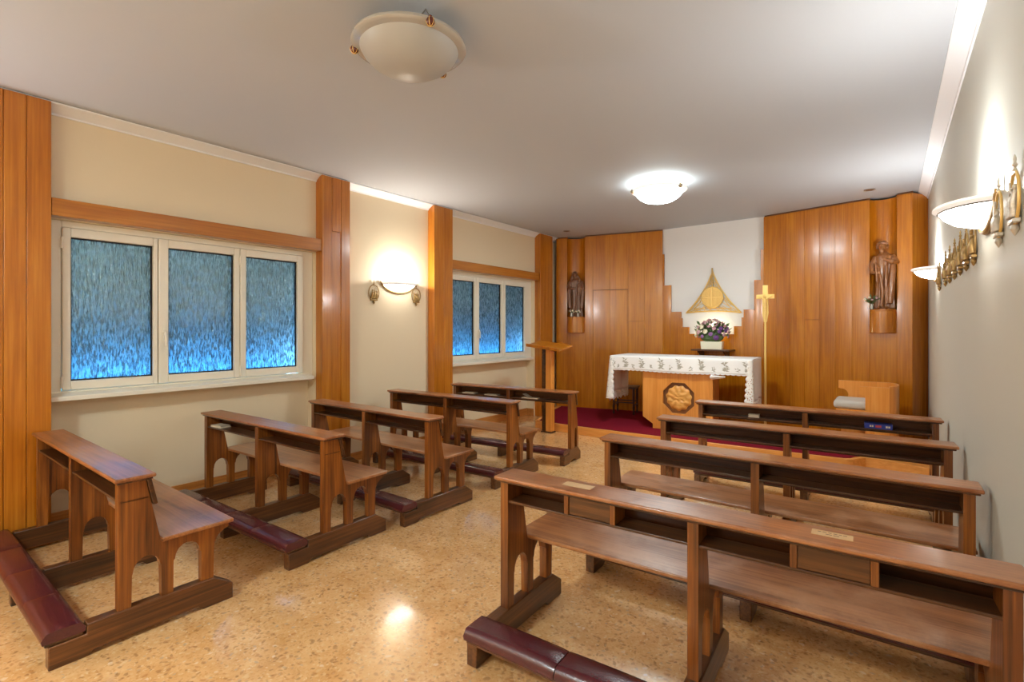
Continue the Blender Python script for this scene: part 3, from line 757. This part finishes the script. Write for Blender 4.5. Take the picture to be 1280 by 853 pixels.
for i in range(46):
    u = (i+.5)/46; e = 1-1.45*u if False else 1-u*1.25
    a = i*2.39996
    rr_ = math.sqrt(max(0, 1-e*e))
    x, y, z = .245*rr_*cos(a), .115*rr_*sin(a), .245+.215*e+rnd.uniform(-.015, .015)
    if z < .13: continue
    k = rnd.choice(['f1', 'f2', 'f3', 'f1', 'f2', 'f4', 'f5'] if x > -.02 else ['f2', 'f3', 'f5', 'f1', 'f3', 'f5'])
    if .06 < x < .16 and z < .38: k = rnd.choice(['f4', 'f1'])
    if k in used: o = protos[k].copy(); C.objects.link(o)
    else: o = protos[k]; used.add(k)
    o.location = (x, y, z); n_ = Vector((x/.25, y/.12, (z-.2)/.25)).normalized()
    o.rotation_euler = n_.to_track_quat('Z', 'Y').to_euler(); sc = rnd.uniform(.75, 1.15); o.scale = (sc,)*3
# warm lamp hidden behind the flowers, washing the white wall
light('ledge_glow', 'POINT', (-2.27, 8.455, 1.545), 2.6, (1, .9, .55), .03)

# ------------------------------------------------------------------ gilded triangle on the white wall
wy = 8.76+(8.42-8.76)*((-2.32+5.62)/6.24)
t = thing('triangle_ornament', 'gilded openwork triangle with a round disc hung on the white wall', 'wall ornament', (-2.32, wy-.02, 1.86), atan2(-.34, 6.24))
apex = (0, 0, .66); bl, br = (-.435, 0, -.01), (.445, 0, -.02)
def curve(a, b, s, n=14):
    a = Vector(a); b = Vector(b); c = Vector((0, 0, .23)); m = (a+b)/2; k = m+(c-m)*s
    return [(a*(1-q)**2+k*2*q*(1-q)+b*q*q) for q in [i/n for i in range(n+1)]]
fm = MB()
sides = [curve(apex, bl, .42), curve(apex, br, .42), curve(bl, br, .22)]
for s_ in sides: fm.tube(s_, .011, 8)
for s_ in (curve((0, 0, .55), (-.30, 0, .045), .36), curve((0, 0, .55), (.30, 0, .045), .36), curve((-.30, 0, .045), (.30, 0, .045), .12)): fm.tube(s_, .006, 6)
obj('frame', fm, 'gold', t)
la = MB(); rnd = random.Random(5)
ctr = Vector((0, 0, .235))
for s_ in sides:
    for i in range(1, len(s_)-1):
        for k in range(1):
            p = s_[i]; q = ctr+(p-ctr).normalized()*.17
            p2 = s_[min(len(s_)-1, max(0, i+rnd.choice([-2, -1, 1, 2])))]
            q2 = p2+(ctr-p2)*rnd.uniform(.15, .42)
            la.tube([p, (p+q2)/2+Vector((0, -.006, 0)), q2], .0045, 5)
for c0 in (apex, bl, br):
    c0 = Vector(c0)
    for k in (1, 3, 5):
        d = (ctr-c0).normalized(); n = Vector((-d.z, 0, d.x)); q = ctr+n*(k-3)*.045-d*.13
        la.tube([c0*.9+q*.1, q], .0045, 5)
obj('lattice', la, 'gold', t)
dk = MB().lathe([(.001, -.012), (.165, -.012), (.178, -.004), (.178, .008), (.165, .016), (.158, .011), (.001, .012)], (0, 0, 0), 40)
dk.v = [(x, -z-.015, y+.235) for x, y, z in dk.v]
for i in range(-9, 10):
    x = i*.0165; hh = math.sqrt(max(0, .15**2-x*x))
    if hh < .02: continue
    k = 0
    z = -hh
    while z < hh-.01:
        l = rnd.uniform(.012, .04); dk.box(x-.005, x+.005, -.034, -.026, .235+z, .235+min(hh, z+l)); z += l+.008
dk.box(-.012, .012, -.038, -.026, .235-.155, .235+.155); dk.box(-.155, .155, -.036, -.026, .235-.01, .235+.01)
obj('disc', dk, 'gold', t, bevel=.0015)
obj('spike', MB().box(-.011, .011, -.02, 0, .40, .715), 'brass', t, bevel=.003)

# ------------------------------------------------------------------ processional cross
t = thing('processional_cross', 'tall gilded processional cross with a figure, on a pole right of the altar', 'cross', (-1.395, 7.78, ZP))
zz = lambda v: v-ZP
obj('pole', MB().lathe([(.001, 0), (.017, 0), (.016, .6), (.013, zz(1.68)), (.001, zz(1.68))], (0, 0, 0), 14), 'cross', t)
obj('foot', MB().lathe([(.001, 0), (.16, 0), (.16, .015), (.13, .03), (.05, .05), (.03, .09), (.018, .12)], (0, 0, 0), 28), 'brass', t)
cr_ = MB().prism([(-.018, zz(1.675)), (-.038, zz(1.80)), (-.034, zz(2.005)), (-.115, zz(2.005)), (-.115, zz(2.065)), (-.032, zz(2.065)), (-.032, zz(2.195)), (.032, zz(2.195)), (.032, zz(2.065)), (.115, zz(2.065)), (.115, zz(2.005)), (.034, zz(2.005)), (.038, zz(1.80)), (.018, zz(1.675))], 'y', -.014, .014)
cro = obj('crossbars', cr_, 'cross', t, bevel=.004)
fg = MB(); y = -.03; q = lambda x, z: (x, y, zz(z))
fg.tube([q(0, 2.0), q(0, 1.95), q(.003, 1.90), q(0, 1.87)], [.02, .021, .016, .018], 10)
fg.tube([q(0, 1.985), q(-.05, 2.02), q(-.092, 2.043)], [.009, .0075, .006], 8); fg.tube([q(0, 1.985), q(.05, 2.02), q(.092, 2.043)], [.009, .0075, .006], 8)
fg.tube([q(-.008, 1.88), q(-.012, 1.81), q(-.004, 1.745), q(-.002, 1.72)], [.012, .0105, .008, .007], 8)
fg.tube([q(.008, 1.88), q(.008, 1.81), q(.005, 1.745), q(.003, 1.715)], [.012, .0105, .008, .007], 8)
fg.ball((-.006, y-.006, zz(2.028)), .017, 10, 8, .85, .9, 1.2); fg.ball((0, y, zz(1.875)), .022, 10, 8, 1, .8, .6)
obj('crucified_figure', fg, 'gold', t, remesh=.0035)
hl = MB().lathe([(.026, -.003), (.036, -.003), (.036, .003), (.026, .003), (.026, -.003)], (0, 0, 0), 24); hl.v = [(x, z-.02, yv+zz(2.035)) for x, yv, z in hl.v]
obj('halo', hl, 'cross', t)

# ------------------------------------------------------------------ statues in the niches
def robe(mb, h, folds, wid, seed, dep=.8, lean=0):
    rnd = random.Random(seed); ph = [rnd.uniform(0, 6) for _ in range(6)]
    prof = [(0, 1.0), (.04, 1.02), (.2, .93), (.4, .86), (.55, .83), (.66, .90), (.75, .98), (.80, .92), (.835, .62), (.86, .34), (.88, .30)]
    secs = []
    for zf, s in prof:
        amp = .26*max(0, 1-zf/.74)+.05
        def fn(a, s=s, amp=amp, zf=zf):
            k = 1+amp*(sin(folds*a+ph[0]+zf*2)*.6+sin((folds+3)*a+ph[1]-zf*3)*.4)
            return wid*s*k, wid*dep*s*k
        secs.append((zf*h, lean*zf*h, 0, fn))
    mb.loft(secs, 56)
def saint(kind, mat, h):
    mb = MB(); hz = h*.955; hr = h*.066
    if kind == 'man':
        robe(mb, h*.97, 7, .095, 11, .8)
        S = h/.8
        # cloak edge over the left shoulder and long front folds
        mb.tube([(.085*S, -.02*S, .60*S), (.092*S, -.055*S, .45*S), (.08*S, -.08*S, .25*S), (.07*S, -.085*S, .06*S)], [.026*S, .03*S, .03*S, .026*S], 10)
        mb.tube([(-.05*S, -.075*S, .5*S), (-.02*S, -.085*S, .36*S), (.0*S, -.09*S, .2*S), (-.01*S, -.09*S, .03*S)], [.013*S, .017*S, .017*S, .015*S], 8)
        mb.tube([(.035*S, -.075*S, .5*S), (.03*S, -.088*S, .34*S), (.035*S, -.09*S, .05*S)], [.011*S, .014*S, .013*S], 8)
        # arms: the right one holding a staff at the hip, the left one laid on the chest
        mb.tube([(-.075*S, 0, .615*S), (-.108*S, -.025*S, .52*S), (-.10*S, -.07*S, .43*S), (-.065*S, -.10*S, .42*S)], [.034*S, .034*S, .028*S, .018*S], 10)
        mb.tube([(.075*S, 0, .615*S), (.118*S, -.025*S, .535*S), (.085*S, -.085*S, .54*S), (.025*S, -.10*S, .57*S)], [.034*S, .035*S, .028*S, .017*S], 10)
        for hx, hz_, sg in ((-.05, .42, -1), (.015, .575, 1)):
            mb.ball((hx*S, -.105*S, hz_*S), .019*S, 10, 8, 1.1, .7, 1.2)
            for k in range(4): mb.tube([(hx*S-sg*.01*S, -.112*S, (hz_-.012+.008*k)*S), (hx*S-sg*.032*S, -.117*S, (hz_-.012+.009*k)*S)], .0045*S, 6)
        mb.tube([(-.062*S, -.118*S, .53*S), (-.05*S, -.122*S, .31*S)], .010*S, 8)
        hx = -.014*S; hz = .722*S
        mb.tube([(0, 0, .62*S), (hx, -.012*S, .70*S)], .028*S, 10)
        mb.ball((hx, -.022*S, hz), .049*S, 16, 12, .84, 1, 1.2)
        mb.ball((hx, -.071*S, hz-.004*S), .010*S, 8, 6, .8, 1.2, 1.6)                     # nose
        mb.ball((hx, -.056*S, hz-.044*S), .029*S, 10, 8, .95, .8, 1.25)                   # beard
        for sx in (-1, 1): mb.ball((hx+sx*.018*S, -.064*S, hz+.018*S), .010*S, 8, 6, 1.4, .6, .5)   # brows
        rnd = random.Random(8)                                                            # curly hair
        for i in range(34):
            a_ = rnd.uniform(.05*pi, .95*pi) if i < 22 else rnd.choice([rnd.uniform(-.12, .1)*pi, rnd.uniform(.9, 1.12)*pi]); e_ = rnd.uniform(-.6, 1.3)
            mb.ball((hx+.05*S*cos(a_)*cos(e_), -.012*S+.046*S*sin(a_)*cos(e_), hz+.012*S+.058*S*sin(e_)), .0155*S, 7, 5)
        for i in range(7): mb.ball((hx+(i-3)*.014*S, -.05*S+abs(i-3)*.006*S, hz+.052*S-abs(i-3)*.003*S), .013*S, 7, 5)
        for sx in (-.04, .035):                                                           # feet
            mb.ball((sx*S, -.085*S, .014*S), .024*S, 10, 6, .8, 1.5, .6)
    else:
        robe(mb, h, 9, .105, 4, .72)
        S = h/.8
        mb.tube([(-.09*S, -.03*S, .6*S), (-.12*S, -.05*S, .4*S), (-.10*S, -.06*S, .15*S)], [.034*S, .034*S, .028*S], 10)
        mb.tube([(.09*S, -.03*S, .6*S), (.12*S, -.05*S, .42*S), (.10*S, -.06*S, .15*S)], [.034*S, .034*S, .028*S], 10)
        mb.tube([(-.10*S, 0, .62*S), (-.13*S, -.04*S, .53*S), (-.08*S, -.09*S, .49*S), (.0, -.105*S, .50*S)], [.032*S, .032*S, .026*S, .017*S], 10)
        mb.tube([(.10*S, 0, .62*S), (.125*S, -.05*S, .50*S), (.07*S, -.09*S, .46*S)], [.032*S, .032*S, .02*S], 10)
        hx = -.02*S; hz = .735*S
        mb.tube([(0, 0, .66*S), (hx, -.01*S, .71*S)], .026*S, 10)
        mb.ball((hx, -.018*S, hz), .04*S, 16, 12, .86, 1, 1.2); mb.ball((hx, -.055*S, hz-.002*S), .008*S, 8, 6, .8, 1.1, 1.6)
        mb.ball((hx, .008*S, hz+.012*S), .054*S, 14, 10, .95, .95, 1.05)                  # veil
        mb.tube([(hx-.045*S, .0, hz-.01*S), (-.075*S, 0, .64*S)], [.022*S, .03*S], 8); mb.tube([(hx+.045*S, .0, hz-.01*S), (.06*S, .01*S, .64*S)], [.022*S, .03*S], 8)
        # child on the left arm
        mb.tube([(.06*S, -.075*S, .42*S), (.065*S, -.08*S, .5*S), (.062*S, -.07*S, .585*S)], [.034*S, .04*S, .028*S], 12)
        mb.ball((.06*S, -.075*S, .645*S), .031*S, 12, 10, .9, .95, 1.12); mb.ball((.06*S, -.103*S, .642*S), .006*S, 6, 5)
        mb.tube([(.045*S, -.1*S, .56*S), (.02*S, -.115*S, .53*S)], .011*S, 8); mb.tube([(.085*S, -.1*S, .56*S), (.10*S, -.11*S, .59*S)], .011*S, 8)
        mb.tube([(.05*S, -.1*S, .43*S), (.045*S, -.115*S, .36*S)], .014*S, 8); mb.tube([(.075*S, -.1*S, .43*S), (.075*S, -.115*S, .36*S)], .014*S, 8)
        for k in range(5): mb.ball((hx+(k-2)*.016*S, -.012*S, hz+.055*S-abs(k-2)*.004*S), .009*S, 6, 5, 1, 1, 1.8)
    mb.lathe([(.001, 0), (.105*h/.8, 0), (.105*h/.8, .012), (.001, .012)], (0, -.01, -.006), 24, sy=.85)
    return mb
def wing_pt(a, b, u, n=0):
    d = Vector((b[0]-a[0], b[1]-a[1])).normalized(); m = Vector((d.y, -d.x)); p = Vector(a)+d*u+m*n; return p.x, p.y
def pedestal(label, a, b, u0, u1, z0, z1, ang):
    x, y = wing_pt(a, b, (u0+u1)/2); r = (u1-u0)/2-.006
    t = thing('statue_pedestal', label, 'pedestal', (x, y, z0), ang, 'rounded wooden statue pedestals')
    pr = [(r*cos(pi+pi*i/24), r*.9*sin(pi+pi*i/24)) for i in range(25)]
    full = [(r*cos(2*pi*i/48), r*.9*sin(2*pi*i/48)) for i in range(48)]
    obj('drum', MB().prism(pr, 'z', 0, z1-z0-.02), 'pil', t, bevel=.004)
    obj('cap', MB().prism([(p*.985, q*.985) for p, q in full], 'z', z1-z0-.02, z1-z0), 'pil', t, bevel=.003)
    return x, y
x, y = pedestal('rounded wooden pedestal under the statue in the left niche', PA, PB, nl0, nl1, 1.505, 1.80, LA)
sx_, sy_ = wing_pt(PA, PB, (nl0+nl1)/2, .0)
s1 = obj('statue', saint('woman', 'statued', .84), 'statued', None, remesh=.0042, loc=(sx_, sy_, 1.8065), rot=(0, 0, LA+.25), angle=60)
tag(s1, 'dark carved statue of a veiled woman holding a child, in the left niche', 'statue')
x2, y2 = pedestal('rounded wooden pedestal under the statue in the right niche', PC, PD, nr0, nr1, 1.53, 1.835, RA)
s2 = obj('statue', saint('man', 'statue', .88), 'statue', None, remesh=.0042, loc=(wing_pt(PC, PD, (nr0+nr1)/2+.012, .0))+(1.8415,), rot=(0, 0, RA+.1), angle=60)
tag(s2, 'brown carved statue of a bearded man in a long robe, in the right niche', 'statue')
def posy(label, a, b, u, n, z, seed, cols, s=1):
    x, y = wing_pt(a, b, u, n); t = thing('flower_vase', label, 'flowers', (x, y, z), 0)
    obj('vase', MB().lathe([(.001, 0), (.026, 0), (.03, .02), (.022, .05), (.026, .075), (.022, .075)], (0, 0, 0), 14), 'chrome', t)
    rnd = random.Random(seed); mb = MB()
    for i in range(26):
        a_ = rnd.uniform(0, 6.28); e = rnd.uniform(.3, 1.4); d = Vector((cos(a_)*cos(e), sin(a_)*cos(e), sin(e)))
        l = rnd.uniform(.05, .12)*s; c = Vector((0, 0, .07)); p = c+d*l; sd = d.cross(Vector((0, .3, 1))).normalized()*.012
        mb.tube([c, p], .002, 4); mb.add([p-d*.03, p+sd, p+d*.02, p-sd], [(0, 1, 2, 3)])
    obj('foliage', mb, 'leaf', t, smooth=False)
    for i in range(9):
        a_ = i*2.4; e = .35+.1*i; d = Vector((cos(a_)*cos(e), sin(a_)*cos(e), sin(e)))
        obj('flower', MB().ball(Vector((0, 0, .07))+d*.10*s, .015, 8, 6, 1, 1, .8), cols[i % len(cols)], t)
posy('small vase of pink and green flowers at the feet of the right niche statue', PC, PD, nr0+.048, .092, 1.835, 2, ('f5', 'f3', 'f2'))
posy('small silvery bunch of flowers at the feet of the left niche statue', PA, PB, (nl0+nl1)/2-.055, .105, 1.80, 6, ('f3', 'cushion', 'f3'), .55)
posy('pale flower bunch on the right side of the left niche pedestal', PA, PB, (nl0+nl1)/2+.065, .095, 1.80, 9, ('f3', 'cushion'), .5)

# ------------------------------------------------------------------ lectern and presider's chair
t = thing('lectern', 'slim wooden lectern with a slanted top, at the left end of the altar step', 'lectern', (-4.15, 6.50, 0), 0)
pm = MB()
obj('post', MB().box(-.048, .048, -.045, .06, .02, 1.30), 'palez', t, bevel=.003)
for k in range(2): obj('fin', MB().box(-.082+.012*0-.03*k, -.064-.03*k, -.05, .06, .02, 1.30), 'px', t, bevel=.003)
obj('base', MB().box(-.13, .06, -.055, .075, .0, .02), 'px', t, bevel=.003)
tp = MB().box(-.30, .30, -.19, .19, -.011, .011)
obj('reading_top', tp, 'pil', t, bevel=.004, loc=(-.005, 0, 1.325), rot=(R(9), R(6), 0))
obj('book_lip', MB().box(-.30, .30, -.20, -.185, -.015, .03), 'pil', t, bevel=.003, loc=(-.005, 0, 1.325), rot=(R(9), R(6), 0))

t = thing('armchair', 'pale wooden tub armchair with a grey cushion, against the right wall panelling', 'armchair', (-.19, 7.48, ZP), 0)
def curved(mb, pts, z0, z1, th, top=None):
    n = len(pts); vs = []
    for i, p in enumerate(pts):
        p = Vector(p); a = Vector(pts[max(0, i-1)]); b = Vector(pts[min(n-1, i+1)]); d = (b-a).normalized(); m = Vector((-d.y, d.x))*th
        zt = top(i/(n-1)) if top else z1
        vs += [(p.x, p.y, z0), (p.x+m.x, p.y+m.y, z0), (p.x+m.x, p.y+m.y, zt), (p.x, p.y, zt)]
    fs = [(0, 1, 2, 3), tuple(4*(n-1)+k for k in (3, 2, 1, 0))]
    for i in range(n-1):
        for k in range(4): fs.append((4*i+k, 4*i+(k+1) % 4, 4*i+4+(k+1) % 4, 4*i+4+k))
    return mb.add(vs, fs)
H = .80
side_n = [(-.10, .0), (-.10, .36), (-.14, .36)]
near = [(-.04, .0), (.19, .0), (.19, .785), (-.10, .785), (-.10, .69), (-.04, .66)]
obj('near_side', MB().prism(near, 'y', -.275, -.25), 'palez', t, bevel=.004)
far = [(-.31, 0), (.19, 0), (.19, .80), (-.34, .80), (-.34, .70)]+[(-.31+.075*sin(pi*i/10), .62+.075*cos(pi*i/10)) for i in range(11)]+[(-.31, .54)]
obj('far_side', MB().prism(far, 'y', .245, .27), 'palez', t, bevel=.004)
arc = [(.19+.09*sin(pi*i/16), -.2575+.5275*(1-cos(pi*i/16))/2) for i in range(17)]
obj('curved_back', curved(MB(), arc, 0, .80, .022), 'palez', t, bevel=.003)
obj('seat_board', MB().box(-.33, .20, -.244, .244, .475, .50), 'palez', t, bevel=.004)
cu = MB(); cu.box(-.36, .19, -.243, .243, .501, .60)
obj('cushion', cu, 'cushion', t, bevel=.04, segs=5)
# ------------------------------------------------------------------ ceiling lamps
def ceiling_lamp(label, x, y, lit, dz=0, power=E_LAMP):
    t = thing('ceiling_lamp', label, 'ceiling lamp', (x, y, ZC), 0, 'bowl ceiling lamps'); z = lambda v: v+dz-ZC
    rimp = [(.318, z(3.224)), (.320, z(3.214)), (.314, z(3.208)), (.300, z(3.204)), (.272, z(3.198))]
    prof = [(.276, z(3.200)), (.270, z(3.188)), (.256, z(3.165)), (.225, z(3.132)), (.17, z(3.098)), (.085, z(3.075)), (.0005, z(3.069))]
    inner = [(r*.975+.0001, zz_+.007) for r, zz_ in prof][::-1]
    obj('glass_bowl', MB().lathe(prof+inner+[prof[0]], (0, 0, 0), 64), 'lampon' if lit else 'lampoff', t, angle=50)
    obj('glass_rim', MB().lathe(rimp+[(r-.002, q+.006) for r, q in rimp[::-1]]+[rimp[0]], (0, 0, 0), 64), 'rimglass' if lit else 'lamprim', t, angle=50)
    obj('ceiling_plate', MB().lathe([(.001, -.03), (.07, -.03), (.09, -.02), (.095, -.0005), (.001, -.0005)], (0, 0, 0), 32), 'cornice', t)
    obj('bulb_holder', MB().lathe([(.001, -.075), (.02, -.075), (.024, -.06), (.024, -.03), (.001, -.03)], (0, 0, 0), 16), 'chrome', t)
    for k in range(3):
        a = R(98+120*k)
        c = (.312*cos(a), .312*sin(a), z(3.206))
        cl_ = obj('clip', MB().ball(c, .024, 14, 10, 1, 1, 1).ball((c[0]*1.0, c[1], c[2]+.022), .012, 10, 6), 'amber' if not lit else 'chrome', t)
        for q in range(3): obj('clip_band', MB().tube([(c[0]+.0245*cos(2*pi*i/14)*cos(q*pi/3), c[1]+.0245*cos(2*pi*i/14)*sin(q*pi/3), c[2]+.0245*sin(2*pi*i/14)) for i in range(14)], .0018, 5, closed=True), 'gold', cl_)
        obj('arm', MB().tube([(c[0], c[1], c[2]+.02), (c[0]*.8, c[1]*.8, -.03), (c[0]*.25, c[1]*.25, -.018)], .004, 6), 'chrome', t)
    if lit:
        light('lamp_light', 'POINT', (x, y, ZC-.06), 1.6, COOL, .05)
        light('lamp_light', 'AREA', (x, y, 3.062), power, COOL, shape='DISK', sx=.5, sy=.5)
    return t
ceiling_lamp('unlit frosted bowl lamp with gilded clips on the ceiling above the near pews', -2.19, 1.95, False, -.022)
ceiling_lamp('lit white bowl lamp on the ceiling in front of the altar', -2.18, 5.8, True)

# ------------------------------------------------------------------ wall sconces
def sconce(label, x, y, z, rz, energy, color):
    """local +y faces the wall, the bowl swells towards -y"""
    t = thing('wall_sconce', label, 'wall lamp', (x, y, z), rz, 'bowl wall sconces')
    prof = [(1.0, .0), (1.0, -.008), (.93, -.016), (.885, -.022), (.80, -.050), (.62, -.079), (.36, -.099), (.10, -.108), (.002, -.109)]
    rim = prof[:4]; prof = prof[3:]
    obj('glass_rim', MB().lathe([(r*.27, q) for r, q in rim]+[(r*.262, q+.006) for r, q in rim[::-1]]+[(.27, 0)], (0, 0, 0), 40, pi, 2*pi, sx=1, sy=.80), 'rimglass', t, angle=50)
    mb = MB(); mb.lathe([(r*.27, q) for r, q in prof]+[(r*.262, q+.006) for r, q in prof[::-1]]+[(prof[0][0]*.27, prof[0][1])], (0, 0, 0), 40, pi, 2*pi, sx=1, sy=.80)
    obj('glass_bowl', mb, 'sconceglass', t, angle=50)
    pl = MB(); n = 24
    arcp = [(.285*cos(pi+pi*i/n), 0, -.145*abs(sin(pi+pi*i/n))**1.1+.02) for i in range(n+1)]
    pl.tube([(p[0], -.012, p[2]) for p in arcp], [.008+.006*sin(pi*i/n) for i in range(n+1)], 8)
    obj('gilded_edge', pl, 'brass', t)
    obj('back_plate', MB().prism([(p[0]*.93, p[2]*.93) for p in arcp], 'y', -.008, -.0008), 'frame', t)
    obj('gilded_line', MB().tube([(.2415*cos(pi+pi*i/n), .8*.2415*sin(pi+pi*i/n)-.002, -.024) for i in range(n+1)], .0036, 6), 'bronze', t)
    obj('bulb', MB().lathe([(.001, .0), (.012, 0), (.012, -.05), (.001, -.055)], (0, -.09, -.02), 12), 'bulb', t)
    c = Matrix.Rotation(rz, 3, 'Z') @ Vector((0, -.11, .03))
    light('sconce_light', 'POINT', (x+c.x, y+c.y, z+c.z), energy, color, .03)
    return t
ZS = 2.178
sconce('lit white bowl sconce on the left wall between two oval plaques', XW+.0008, 4.39, ZS, pi/2, E_SCONCE*.8, (1, .96, .88))
sconce('large lit bowl sconce on the right wall nearest the camera', XR-.0008, 3.36, ZS+.02, -pi/2, E_SCONCE, NEUT)
sconce('far lit bowl sconce on the right wall, next to the right niche panel', XR-.0008, 6.66, ZS+.02, -pi/2, E_SCONCE, NEUT)
# two sconces and a ceiling lamp added out of view to even out the brightness
sconce('added sconce, out of view on the right wall beside the camera, for fill light', XR-.0008, -.25, ZS+.02, -pi/2, E_SCONCE*.9, NEUT)
sconce('added sconce, out of view on the left wall behind the pilaster, for fill light', XW+.0008, -1.2, ZS, pi/2, E_SCONCE*4, NEUT)
ceiling_lamp('added bowl lamp, out of view on the ceiling behind the camera, for fill light', -2.2, -1.3, True, 0, 64)

# ------------------------------------------------------------------ oval wall plaques
def plaque(label, x, y, z, rz, seed, mat='brass'):
    t = thing('oval_plaque', label, 'wall plaque', (x, y, z), rz, 'oval relief plaques along the walls')
    a, b = .078, .098; n = 36
    obj('ring', MB().tube([(a*cos(2*pi*i/n), -.012, b*sin(2*pi*i/n)) for i in range(n)], .0055, 8, closed=True), 'brass' if mat == 'brass' else 'gold', t)
    rnd = random.Random(seed); mb = MB()
    # relief: two or three small standing figures and a cross bar on a ground line
    for k in range(3):
        fx = (k-1)*.03+rnd.uniform(-.006, .006); hh = rnd.uniform(.07, .11); ln = rnd.uniform(-.02, .02)
        mb.tube([(fx, -.016, -.075), (fx+ln*.5, -.022, -.075+hh*.5), (fx+ln, -.018, -.075+hh*.85)], [.017, .015, .009], 8)
        mb.ball((fx+ln, -.018, -.075+hh), .0105, 8, 6, .9, .9, 1.2)
        mb.tube([(fx+ln, -.022, -.075+hh*.75), (fx+ln+rnd.uniform(-.03, .03), -.028, -.075+hh*rnd.uniform(.55, .95))], .005, 6)
    s_ = rnd.uniform(-.6, .6)
    mb.tube([(-.03-.02*s_, -.026, -.02+.05*s_), (.035, -.026, .035-.03*s_)], .005, 6); mb.tube([(.0, -.026, -.05), (.012*s_, -.026, .06)], .005, 6)
    obj('relief_figures', mb, mat, t, remesh=.0035)
    obj('ground_bar', MB().box(-.05, .05, -.026, -.002, -.098, -.082), mat, t, bevel=.003)
    obj('finial', MB().lathe([(.001, 0), (.008, .0), (.004, .012), (.009, .022), (.004, .032), (.006, .045), (.001, .062)], (0, -.012, b+.004), 10), mat, t)
    obj('knob', MB().lathe([(.001, 0), (.011, -.004), (.015, -.018), (.009, -.03), (.006, -.036), (.001, -.044)], (0, -.012, -b-.001), 12), mat, t)
    return t
ZM = 2.075
plaque('oval brass plaque left of the lit sconce on the left wall', XW+.0005, 4.0, ZM-.04, pi/2, 1)
plaque('oval brass plaque right of the lit sconce on the left wall', XW+.0005, 4.70, ZM-.04, pi/2, 2)
rl = [(2.66, 'silvery oval plaque at the right edge of the photo, nearest the camera', 'silver'),
      (3.015, 'oval plaque immediately right of the large sconce on the right wall', 'silver'),
      (3.83, 'first of the row of oval plaques seen below the large right sconce, nearest it', 'brass'),
      (4.17, 'second oval plaque beyond the large right sconce', 'brass'),
      (4.50, 'third oval plaque beyond the large right sconce', 'brass'),
      (4.87, 'fourth oval plaque beyond the large right sconce', 'brass'),
      (5.25, 'fifth oval plaque beyond the large right sconce', 'brass'),
      (5.62, 'sixth oval plaque beyond the large right sconce, end of the close row', 'brass'),
      (6.28, 'oval plaque immediately right of the far sconce on the right wall', 'brass')]
for i, (yy, lb, mt) in enumerate(rl): plaque(lb, XR-.0005, yy, ZM+.015, -pi/2, 10+i, mt)

# small recessed spotlights in the ceiling before the wings
for lb, x, y in (('small round recessed spotlight in the ceiling before the right niche', -.2, 7.66), ('small round recessed spotlight in the ceiling before the left niche', -4.58, 7.72)):
    t = thing('recessed_spotlight', lb, 'spotlight', (x, y, ZC), 0, 'recessed ceiling spotlights')
    obj('rim', MB().lathe([(.062, -.0005), (.062, -.006), (.045, -.008), (.04, -.0005)], (0, 0, 0), 28), 'chrome', t)
    obj('reflector', MB().lathe([(.001, -.0008), (.04, -.0008), (.04, -.004), (.001, -.0015)], (0, 0, 0), 24), 'dark', t)
